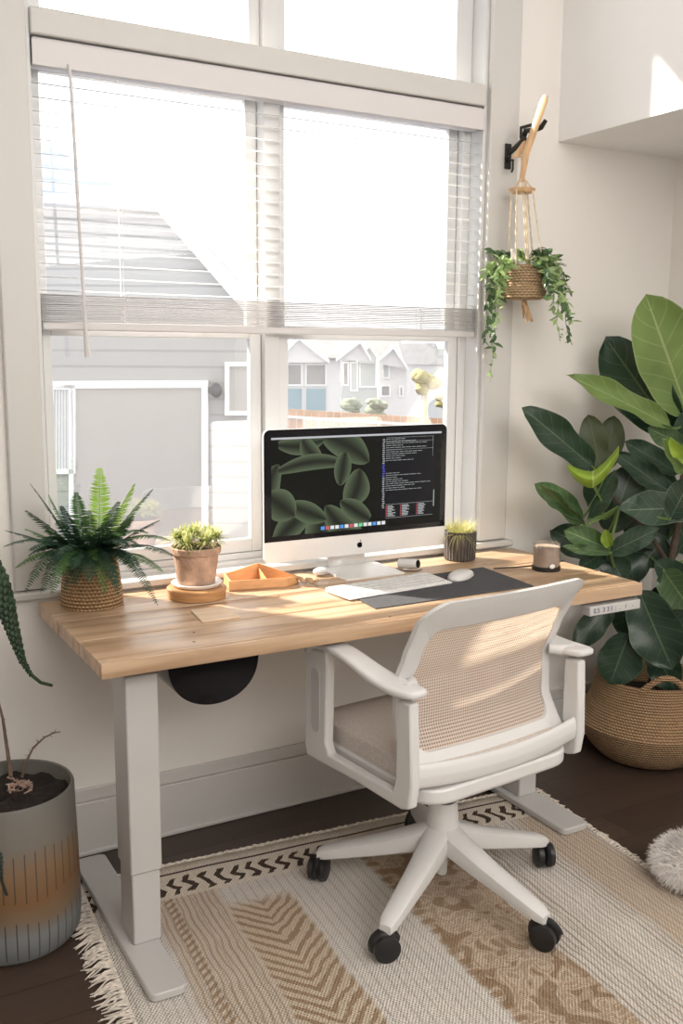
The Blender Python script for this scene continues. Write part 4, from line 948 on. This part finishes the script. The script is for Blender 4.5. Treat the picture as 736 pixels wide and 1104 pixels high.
s = MB(); s.lathe([(.0, .120), (.036, .122), (.040, .14), (.040, .20), (.036, .252), (.033, .258), (.0, .258)], caps=False, seg=36); s.lathe([(.0, .062), (.013, .063), (.0145, .068), (.0145, .125)], caps=False, seg=24)
s.build('base_hub', 'white', ch)
s = MB(); s.lathe([(.0, .257), (.030, .257), (.031, .268), (.026, .275), (.0, .275)], caps=False, seg=32); s.build('collar', 'black', ch)
s = MB(); s.lathe([(.0165, .27), (.0165, .345)], seg=28); s.build('gas_lift', 'chrome', ch)
def rplan(x0, x1, y0, y1, r, n=6): return rrect(x0, x1, y0, y1, r, n)
s = MB(); s.prism(rplan(-.10, .10, -.12, .12, .03), 2, .335, .37); s.build('tilt_mechanism', 'white', ch, bev=.006)
s = MB(); s.tube([(.10, .05, .355), (.20, .05, .352), (.235, .05, .350)], [.005, .005, .008], 8); s.build('height_lever', 'black', ch)
# seat shell, cushion
def shell(x0, x1, y0, y1, r, z0, z1, inset):
    s = MB(); lo = rplan(x0+inset, x1-inset, y0+inset, y1-inset, r); hi = rplan(x0, x1, y0, y1, r)
    a = [s.bm.verts.new((x, y, z0)) for x, y in lo]; m_ = [s.bm.verts.new((x, y, lerp(z0, z1, .55))) for x, y in hi]; b2 = [s.bm.verts.new((x, y, z1)) for x, y in hi]; n = len(a)
    for A2, B2 in ((a, m_), (m_, b2)):
        for i in range(n): s.bm.faces.new((A2[i], A2[(i+1) % n], B2[(i+1) % n], B2[i]))
    s.bm.faces.new(a); s.bm.faces.new(b2); return s
shell(-.236, .236, -.212, .245, .07, .340, .412, .060).build('seat_shell', 'white', ch, bev=.005)
s = MB(); hi = rplan(-.228, .228, -.19, .250, .06)
R2 = []
for z, k in ((.405, 1), (.440, 1.0), (.452, .985), (.459, .94), (.462, .8), (.461, .4)): R2.append([s.bm.verts.new((x*k, .03+(y-.03)*k, z-.0*0)) for x, y in hi])
for A2, B2 in zip(R2, R2[1:]):
    for i in range(len(A2)): s.bm.faces.new((A2[i], A2[(i+1) % len(A2)], B2[(i+1) % len(A2)], B2[i]))
s.bm.faces.new(R2[0]); s.bm.faces.new(R2[-1]); s.build('seat_cushion', 'seat', ch)
# back profile (v as a function of w)
PR = [(.36, -.175), (.39, -.180), (.44, -.165), (.47, -.140), (.53, -.106), (.635, -.105), (.70, -.135), (.775, -.172), (.835, -.222), (.86, -.245)]
def pv(w_):
    for (a, va), (b2, vb) in zip(PR, PR[1:]):
        if w_ <= b2:
            t = max(0, (w_-a)/(b2-a)); t = t*t*(3-2*t)*.4+t*.6; return lerp(va, vb, t)
    return PR[-1][1]
def bp3(u, w_, off=0): return Vector((u, pv(w_)-.016*(1-min(1, abs(u)/.24)**2)-off, w_))
def ring_pts(x0, x1, z0, z1, rt, rb, n=10, m_=8):
    pts = []
    def seg(a, c, k):
        for i in range(k): pts.append((lerp(a[0], c[0], i/k), lerp(a[1], c[1], i/k)))
    def arc(cx, cz, a0, r):
        for i in range(n): a = math.radians(a0+90*i/n); pts.append((cx+r*math.cos(a), cz+r*math.sin(a)))
    seg((x1, z0+rb), (x1, z1-rt), 14); arc(x1-rt, z1-rt, 0, rt); seg((x1-rt, z1), (x0+rt, z1), 14); arc(x0+rt, z1-rt, 90, rt)
    seg((x0, z1-rt), (x0, z0+rb), 14); arc(x0+rb, z0+rb, 180, rb); seg((x0+rb, z0), (x1-rb, z0), 14); arc(x1-rb, z0+rb, 270, rb)
    return pts
outer = ring_pts(-.243, .243, .420, .838, .052, .03); inner = ring_pts(-.207, .207, .478, .766, .030, .03)
s = MB(); V = []
mids = [((o[0]*.65+i[0]*.35), (o[1]*.65+i[1]*.35)) for o, i in zip(outer, inner)]
loops = []
for pts, off in ((outer, .004), (mids, .011), (inner, .009), (inner, -.008), (outer, -.010)): loops.append([s.bm.verts.new(bp3(x, z, off)) for x, z in pts])
n = len(outer)
for k in range(5):
    A2, B2 = loops[k], loops[(k+1) % 5]
    for i in range(n): s.bm.faces.new((A2[i], A2[(i+1) % n], B2[(i+1) % n], B2[i]))
s.build('back_frame', 'white', ch)
s = MB(); s.grid(lambda u, v: bp3(lerp(-.208, .208, u), lerp(.472, .772, v), .006*math.sin(PI*v)), 24, 24, uv=lambda u, v: (u*.416, v*.28)); s.build('back_mesh', 'chairmesh', ch)
# lower back bar
s = MB()
def bar(u, v):
    x = lerp(-.262, .262, u); t = v*2*PI; k = 1-(abs(x)/.262)**2
    return Vector((x, -.186-.022*k-.010*math.cos(t), .452-.012*k+.028*math.copysign(abs(math.sin(t))**.6, math.sin(t))))
s.grid(bar, 20, 14); s.build('lumbar_bar', 'white', ch)
for sg in (-1, 1):
    X = .262*sg; th = .013
    # side frame: two posts and a lower rail
    s = MB(); ol = [(.198, .372), (.206, .40), (.203, .600), (.190, .648), (.120, .655), (.112, .62), (.118, .43), (.105, .405), (-.140, .405), (-.150, .44), (-.150, .62), (-.196, .62), (-.205, .44), (-.196, .385), (-.17, .376), (.0, .378)]
    s.prism(ol, 0, X-th, X+th)
    sf = s.build('arm_frame', 'white', ch, bev=.005)
    s = MB(); s.prism(rrect(.142, .176, .445, .605, .016), 0, X-th-.0015, X-th+.001); s.prism(rrect(.142, .176, .445, .605, .016), 0, X+th-.001, X+th+.0015); s.build('recessed_slot', 'whitemetal', sf)
    path = [(.200, .628, .021, .012), (.190, .655, .025, .012), (.150, .669, .028, .011), (.080, .672, .030, .011), (.02, .664, .030, .011), (-.04, .650, .032, .012), (-.10, .641, .036, .012), (-.16, .640, .037, .012), (-.200, .643, .032, .011), (-.216, .645, .020, .008)]
    s = MB(); rings = []
    for i, (v, w_, hw, hh) in enumerate(path):
        a = path[max(0, i-1)]; c = path[min(len(path)-1, i+1)]; d = Vector((0, c[0]-a[0], c[1]-a[1])).normalized(); nn = Vector((0, -d.z, d.y))
        if nn.z < 0: nn = -nn
        rings.append([s.bm.verts.new(Vector((X, v, w_))+Vector((1, 0, 0))*hw*math.copysign(abs(math.cos(t))**.6, math.cos(t))+nn*hh*math.copysign(abs(math.sin(t))**.7, math.sin(t))) for t in [2*PI*j/16 for j in range(16)]])
    for A2, B2 in zip(rings, rings[1:]):
        for j in range(16): s.bm.faces.new((A2[j], A2[(j+1) % 16], B2[(j+1) % 16], B2[j]))
    s.bm.faces.new(rings[0]); s.bm.faces.new(rings[-1]); s.build('armrest', 'white', ch, sub=1)
    s = MB(); s.tube([(X-.0*sg, -.165, .640), (X-.030*sg, -.150, .642), (X-.045*sg, -.130, .642)], [.015, .014, .012], 14); s.build('arm_pivot', 'white', ch)

# ------------------------------------------------------------------ rug
rz = math.radians(-4.6)
rg = thing('woven_rug', 'cream and tan woven rug with herringbone bands and fringe beneath the desk', 'rug', (.012, -.165, 0), rz)
s = MB()
def rfn(u, v):
    x = lerp(.03+.02*v, 1.425-.04*v, u); y = -lerp(.004, 2.0, v); return Vector((x, y, .0065+.0008*math.sin(x*23+y*9)))
s.grid(rfn, 40, 60); s.build('rug_body', 'rug', rg, solid=.006)
def fringe(pa, pb, n, out, L_, seed):
    rr = random.Random(seed); s = MB()
    for k in range(n):
        p = Vector(pa).lerp(Vector(pb), (k+rr.random())/n); o_ = Vector(out); l = L_*rr.uniform(.6, 1.15); sw = Vector((rr.uniform(-.4, .4)*abs(o_.y)+0, rr.uniform(-.5, .5)*abs(o_.x), 0))
        d = (o_+sw*1.2)
        s.tube([p-o_*.006, p+d*l*.4+Vector((0, 0, .003)), p+d*l*.75-Vector((0, 0, .002)), p+d*l-Vector((0, 0, .004))+Vector((rr.uniform(-.006, .006), rr.uniform(-.006, .006), 0))], [.0028, .0024, .0022, .001], 5)
    return s
fringe((.032, -.01, .0085), (.055, -1.95, .0085), 430, (-1, -.15, 0), .055, 1).build('fringe', 'fringe', rg)
fringe((1.424, -.01, .0085), (1.386, -1.95, .0085), 300, (1, -.1, 0), .022, 2).build('fringe', 'fringe', rg)
s = MB(); rr = random.Random(8)
for k in range(70):
    x = .04+k*.0198; s.tube([(x, -.006, .010), (x+.010, -.0035+rr.uniform(-.002, .002), .012), (x+.020, -.006, .010)], .0045, 6)
s.build('edge_binding', 'fringe', rg)

# ------------------------------------------------------------------ fluffy thing
_l = at(698, 930, 2, .055); fc2 = Vector((_l.x+.127, _l.y-.071, .010))
fu = thing('fluffy_pouf', 'white long-fur cushion lying on the floor beside the rug', 'cushion', fc2)
s = MB(); s.ball((0, 0, .045), .045, 3, (2.7, 2.4, 1.15)); s.build('cushion_core', 'fur', fu)
s = MB(); rr = random.Random(12)
for k in range(5200):
    a = rr.uniform(0, 2*PI); el = math.asin(rr.uniform(-.45, 1)); n_ = Vector((math.cos(a)*math.cos(el), math.sin(a)*math.cos(el), math.sin(el)))
    p = Vector((n_.x*.120, n_.y*.106, n_.z*.049+.048)); d = (n_+Vector((rr.uniform(-.5, .5), rr.uniform(-.5, .5), rr.uniform(-.5, .3)))).normalized(); l = rr.uniform(.018, .038)
    sd = d.orthogonal().normalized()*.0011; tip = p+d*l; tip.z = max(.001, tip.z-.005); mid = p+d*l*.6; mid.z = max(.001, mid.z); p.z = max(.002, p.z)
    v = [s.bm.verts.new(x) for x in (p-sd, p+sd, mid+sd*.7, tip, mid-sd*.7)]; s.bm.faces.new(v)
s.build('fur', 'fur', fu)

# ------------------------------------------------------------------ left pot with dry cactus
lp = thing('glazed_floor_pot', 'large grey and orange striped planter with a dry thorny twig by the desk leg', 'potted plant', (-.138, -.292, 0))
s = MB(); s.lathe([(.0, .0), (.120, .0), (.140, .006), (.150, .022), (.153, .06), (.151, .20), (.147, .362), (.144, .368), (.139, .366), (.137, .325), (.0, .325)], caps=False, seg=80); s.build('pot', 'paintpot', lp)
s = MB()
rr = random.Random(2)
def soilfn(u, v): a = 2*PI*u; r = .1375*v; return Vector((r*math.cos(a), r*math.sin(a), .336+.010*math.sin(a*3+r*40)*(1-v)+.006*math.sin(a*11)*v))
s.grid(soilfn, 40, 8); s.build('soil', 'soil', lp)
def LP(px, py, dp=2.22): return atd(px, py, dp)
def thorny(pts, r, seed, step=.016):
    rr = random.Random(seed); s = MB(); s.tube(pts, [r*(1-.55*i/(len(pts)-1)) for i in range(len(pts))], 7)
    for a, b2 in zip(pts, pts[1:]):
        n = max(1, int((b2-a).length/step))
        for k in range(n):
            p = a.lerp(b2, k/n)
            for _ in range(2):
                d = Vector((rr.uniform(-1, 1), rr.uniform(-1, 1), rr.uniform(-.3, 1))).normalized(); s.tube([p, p+d*rr.uniform(.008, .016)], [.0011, .0002], 4)
    return s
thorny([LP(13, 846), LP(8, 810), LP(3, 775), LP(-2, 755)], .0055, 3, .03).build('stem', 'twig', lp, world=True)
thorny([LP(24, 838), LP(28, 822), LP(36, 806), LP(48, 795), LP(58, 790), LP(65, 789)], .0032, 4, .009).build('stem', 'twig', lp, world=True)
s = MB()
for k in range(34):
    p = LP(10+rr.uniform(0, 24), 868-rr.uniform(0, 20), 2.16+rr.uniform(-.03, .03)); p.z = .335+rr.uniform(0, .016)
    d = Vector((rr.uniform(-1, 1), rr.uniform(-1, 1), rr.uniform(-.2, .5))).normalized()*rr.uniform(.006, .014); s.tube([p-d, p+d], [.003, .0018], 5)
s.build('root_pieces', 'chips', lp, world=True)
# trailing succulent on a plant stand outside the frame
ps = thing('plant_stand', 'slim wooden plant stand beside the striped planter', 'plant stand', (-.60, -.50, 0))
s = MB(); s.lathe([(.13, .64), (.13, .66)], seg=32); s.build('stand_top', 'woodmid', ps)
for k in range(3):
    a = k*2*PI/3; MB().tube([(.06*math.cos(a), .06*math.sin(a), .641), (.13*math.cos(a), .13*math.sin(a), 0)], .010, 8).build('leg', 'woodmid', ps)
ts = thing('trailing_succulent', 'dark green braided trailing succulent hanging in at the left frame edge', 'potted plant', (-.60, -.50, .6605))
s = MB(); s.lathe([(.0, .0), (.070, .0), (.095, .13), (.088, .13), (.068, .11), (.0, .11)], caps=False, seg=40); s.build('pot', 'ceramic', ts)
def braid(pts, r, seed, mname, name='stem'):
    rr = random.Random(seed); s = MB()
    path = []
    for a, b2 in zip(pts, pts[1:]):
        n = max(2, int((b2-a).length/.007))
        for k in range(n): path.append(a.lerp(b2, k/n))
    n = len(path); s.tube(path, [r*.5*(1-.7*i/n)+.0006 for i in range(n)], 6)
    for i, p in enumerate(path):
        sz = r*(1 if i < n*.72 else max(.12, 1-(i-n*.72)/(n*.28)))
        for j in range(4):
            a = i*.9+j*PI/2; t = (path[min(n-1, i+1)]-path[max(0, i-1)]).normalized(); o1 = t.orthogonal().normalized(); o2 = t.cross(o1); d = (o1*math.cos(a)+o2*math.sin(a)); q = p+d*sz*.72
            bmesh.ops.create_icosphere(s.bm, subdivisions=1, radius=sz*.52, matrix=Matrix.Translation(q+t*sz*.2) @ Matrix.Diagonal((1, 1, 1.3, 1)))
    return s.build(name, mname, ts, world=True)
pot_top = Vector((-.56, -.50, .775))
braid([pot_top, Vector((-.47, -.47, .87)), at(-22, 585, 1, -.36), at(0, 628, 1, -.36), at(8, 660, 1, -.36), at(17, 690, 1, -.36), at(24, 712, 1, -.36), at(33, 727, 1, -.36), at(44, 736, 1, -.36), at(60, 740, 1, -.36)], .0185, 3, 'succ')
braid([pot_top+Vector((0, -.03, 0)), Vector((-.52, -.60, .82)), Vector((-.47, -.72, .60)), at(-14, 900, 1, -.85), at(0, 925, 1, -.85), at(2, 950, 1, -.85), at(6, 962, 1, -.85), at(9, 968, 1, -.85)], .013, 4, 'succ_d')

# ------------------------------------------------------------------ outside
RV = Vector((math.cos(YAW), -math.sin(YAW), 0))
def out(px, py, D): return atd(px, py, D)
def opoly(pts, D, m, name, parent, thick=.12):
    s = MB(); s.poly([out(x, y, D) for x, y in pts], HF*thick); return s.build(name, m, parent, world=True, smooth=False)
struct(MB().box((-30, .4, -1.60), (60, 80, -1.5)).build('ground', 'asphalt', smooth=False), 'grey ground outside the window')
D1 = 10.0
g0 = out(150, 560, D1); g0.z = -1.5
nh = thing('neighbour_house', 'grey sided house with a beige garage door outside the left window', 'house', g0)
opoly([(-60, 212), (165, 216), (178, 232), (268, 326), (284, 345), (288, 690), (-60, 690)], D1, 'siding', 'wall', nh, 4)
# upper gable roof and eaves
opoly([(-60, 90), (34, 146), (165, 218), (-60, 212)], D1+.6, 'roof', 'roof', nh, .1)
opoly([(-60, 204), (167, 212), (169, 221), (-60, 216)], D1-.35, 'trim_out', 'eave', nh, .3)
opoly([(156, 212), (170, 212), (276, 326), (284, 345), (270, 345), (258, 330)], D1-.2, 'trim_out', 'rake_board', nh, .15)
gd = opoly([(78, 418), (218, 417), (218, 640), (78, 640)], D1-.03, 'garage', 'garage_door', nh, .03)
gf = MB()
for q in ([(54, 411), (224, 410), (224, 418), (54, 419)], [(217, 417), (224, 417), (224, 640), (217, 640)], [(74, 419), (79, 419), (79, 640), (74, 640)]): gf.poly([out(x, y, D1-.06) for x, y in q], HF*.06)
gf.build('door_surround', 'trim_out', nh, world=True, smooth=False)
def owin(x0, y0, x1, y1, fw, D, pane, nm='window'):
    f = MB()
    for q in ([(x0, y0), (x1, y0), (x1, y0+fw), (x0, y0+fw)], [(x0, y1-fw), (x1, y1-fw), (x1, y1), (x0, y1)], [(x0, y0+fw), (x0+fw, y0+fw), (x0+fw, y1-fw), (x0, y1-fw)], [(x1-fw, y0+fw), (x1, y0+fw), (x1, y1-fw), (x1-fw, y1-fw)]): f.poly([out(x, y, D-.06) for x, y in q], HF*.06)
    return f
f = owin(48, 415, 81, 511, 5, D1, 'dkwin').build('window', 'trim_out', nh, world=True, smooth=False)
s = MB(); s.poly([out(x, y, D1-.02) for x, y in ((53, 420), (76, 420), (76, 506), (53, 506))], HF*.02); s.build('pane', 'grwall', f, world=True, smooth=False)
s = MB()
for k in range(7): s.poly([out(x, y, D1-.03) for x, y in ((54+k*3.1, 420), (54.8+k*3.1, 420), (54.8+k*3.1, 506), (54+k*3.1, 506))], HF*.01)
s.build('blind_strip', 'trim_out', f, world=True, smooth=False)
f = owin(242, 390, 300, 448, 5, D1, 'dkwin').build('window', 'trim_out', nh, world=True, smooth=False)
s = MB(); s.poly([out(x, y, D1-.02) for x, y in ((247, 395), (295, 395), (295, 443), (247, 443))], HF*.02); s.build('pane', 'garage', f, world=True, smooth=False)
s = MB(); lpnt = out(233, 421, D1-.14); s.ball(lpnt, .06, 2, (1, 1, 1.3)); s.box(lpnt+Vector((-.04, 0, -.03)), lpnt+Vector((.04, .12, .03))); s.build('wall_lamp', 'outlamp', nh, world=True)
# far row of houses
def house(nm_label, x0, x1, body_top, base, D, wall, roofpts, rakes, wins, extra=()):
    g = out((x0+x1)/2, base, D); h = thing('house', nm_label, 'house', g, group=None)
    opoly([(x0, body_top), (x1, body_top), (x1, base), (x0, base)], D, wall, 'wall', h, 1)
    for q in roofpts: opoly(q, D-.2, 'roof_far', 'roof', h, .6)
    for q in rakes:
        s = MB(); (xa, ya), (xb, yb), (xc, yc) = q
        for (p1, p2) in (((xa, ya), (xb, yb)), ((xb, yb), (xc, yc))):
            s.poly([out(p1[0], p1[1], D-.5), out(p2[0], p2[1], D-.5), out(p2[0], p2[1]+4, D-.5), out(p1[0], p1[1]+4, D-.5)], HF*.3)
        s.build('gable_trim', 'trim_out', h, world=True, smooth=False)
        opoly([(xa, ya+3), (xb, yb+3), (xc, yc+3)], D-.3, wall, 'gable', h, .25)
    for (xa, ya, xb, yb, m_) in wins:
        f = owin(xa, ya, xb, yb, 1.6, D, None).build('window', 'trim_out', h, world=True, smooth=False)
        s = MB(); s.poly([out(x, y, D-.03) for x, y in ((xa+1.6, ya+1.6), (xb-1.6, ya+1.6), (xb-1.6, yb-1.6), (xa+1.6, yb-1.6))], HF*.02); s.build('pane', m_, f, world=True, smooth=False)
    return h
hA = house('white distant house with teal panels below its windows', 288, 367, 385, 470, 26, 'pale', [[(310, 366), (375, 366), (384, 386), (300, 386)]], [((296, 388), (322, 362), (355, 388)), ((362, 386), (388, 366), (400, 386))], [(309, 392, 326, 416, 'dkwin'), (329, 392, 352, 416, 'dkwin')])
opoly([(309, 419), (325, 419), (325, 443), (309, 443)], 25.96, 'teal', 'teal_panel', hA, .05); opoly([(330, 419), (351, 419), (351, 445), (330, 445)], 25.96, 'teal', 'teal_panel', hA, .05)
hB = house('grey distant house with a paired tall white window', 368, 408, 387, 470, 30, 'grwall', [[(368, 367), (432, 367), (436, 388), (366, 388)]], [((384, 388), (398, 370), (410, 388))], [(369, 390, 376, 416, 'dkwin'), (377, 390, 386, 422, 'grwall'), (387, 390, 406, 418, 'grwall')])
hC = house('narrow white distant house with a steep front gable', 408, 438, 385, 470, 28, 'pale', [[(428, 370), (470, 370), (476, 392), (436, 392)]], [((406, 388), (424, 372), (440, 396))], [(412, 392, 420, 408, 'grwall'), (410, 415, 421, 428, 'dkwin'), (430, 416, 435, 428, 'dkwin')])
hD = house('low pale distant house behind the autumn shrub', 438, 540, 392, 470, 36, 'pale', [[(440, 376), (540, 376), (540, 393), (438, 393)]], [], [(452, 420, 466, 434, 'garage')])
def bush(px, py, r_px, D, m, label, seed, sq=.8):
    rr = random.Random(seed); c = out(px, py, D); R_ = r_px/FPX*D; s = MB()
    for k in range(9):
        d = Vector((rr.uniform(-.6, .6), rr.uniform(-.3, .3), rr.uniform(-.5, .5)))*R_; s.ball(c+d, R_*rr.uniform(.4, .62), 2, (1, 1, sq))
    for v in s.bm.verts: v.co += Vector((rr.uniform(-1, 1), rr.uniform(-1, 1), rr.uniform(-1, 1)))*R_*.06
    s.tube([c, Vector((c.x, c.y, -1.5))], R_*.1, 6)
    tag(s.build('shrub', m), label, 'shrub', None)
bush(459, 412, 17, 24, 'bush', 'golden autumn shrub outside behind the computer', 1)
bush(378, 437, 14, 20, 'bush_g', 'dull green shrub before the grey distant house', 2, .6)
bush(405, 441, 16, 19, 'bush_g', 'low dull green shrub at the foot of the gabled white house', 3, .55)
bush(478, 432, 12, 21, 'bush', 'small olive shrub beside the distant garage', 4, .6)
fnc = thing('wooden_fence', 'pale orange wooden fence across the yard outside', 'fence', (out(400, 470, 17).x, out(400, 470, 17).y, -1.5))
s = MB()
for k in range(30):
    xa = 296+k*8; ya = 440+k*.5; s.poly([out(xa, ya, 17), out(xa+7.3, ya+.4, 17), out(xa+7.3, 500, 17), out(xa, 500, 17)], HF*.03)
s.build('fence_boards', 'fence', fnc, world=True, smooth=False)
s = MB(); s.poly([out(296, 447, 16.95), out(536, 462, 16.95), out(536, 465, 16.95), out(296, 450, 16.95)], HF*.04); s.build('fence_rail', 'trim_out', fnc, world=True, smooth=False)

# ------------------------------------------------------------------ light
wd = bpy.data.worlds.new('World'); SC.world = wd; wd.use_nodes = True
bg = wd.node_tree.nodes['Background']; bg.inputs[0].default_value = (.96, .98, 1.0, 1); bg.inputs[1].default_value = 2.3
sun = bpy.data.objects.new('sun', bpy.data.lights.new('sun', 'SUN')); C.objects.link(sun)
sd = Vector((.60, -.78, -.82)).normalized(); sun.rotation_euler = sd.to_track_quat('-Z', 'Y').to_euler(); sun.data.energy = 18; sun.data.angle = math.radians(1.8); sun.data.color = (1, .92, .80)
def area(loc, tgt, sx, sy, e, col, name):
    l = bpy.data.lights.new(name, 'AREA'); l.shape = 'RECTANGLE'; l.size, l.size_y = sx, sy; l.energy = e; l.color = col
    o = bpy.data.objects.new(name, l); C.objects.link(o); o.location = loc; o.rotation_euler = (Vector(tgt)-Vector(loc)).to_track_quat('-Z', 'Y').to_euler(); return o
area((.6, -3.55, 2.15), (.8, -.3, .6), 2.8, 1.1, 76, (1, .965, .925), 'rear_fill')  # added fill behind the camera to brighten the room, not a real lamp
area((.9, -1.8, 2.85), (1.0, -1.0, 0), 1.6, 1.2, 16, (1, .97, .94), 'overhead_fill')  # added soft fill from above, no actual ceiling fixture
pl = area((.72, .13, 1.75), (.72, -2, 1.2), 1.36, 2.0, 1, (1, 1, 1), 'window_portal'); pl.data.cycles.is_portal = True
SC.view_settings.view_transform = 'Standard'; SC.view_settings.look = 'None'; SC.view_settings.exposure = 0; SC.view_settings.gamma = 1
cy = SC.cycles
cy.use_denoising = True; cy.max_bounces = 10; cy.diffuse_bounces = 5; cy.glossy_bounces = 4; cy.transparent_max_bounces = 16; cy.transmission_bounces = 6
cy.sample_clamp_indirect = 6; cy.caustics_reflective = False; cy.caustics_refractive = False
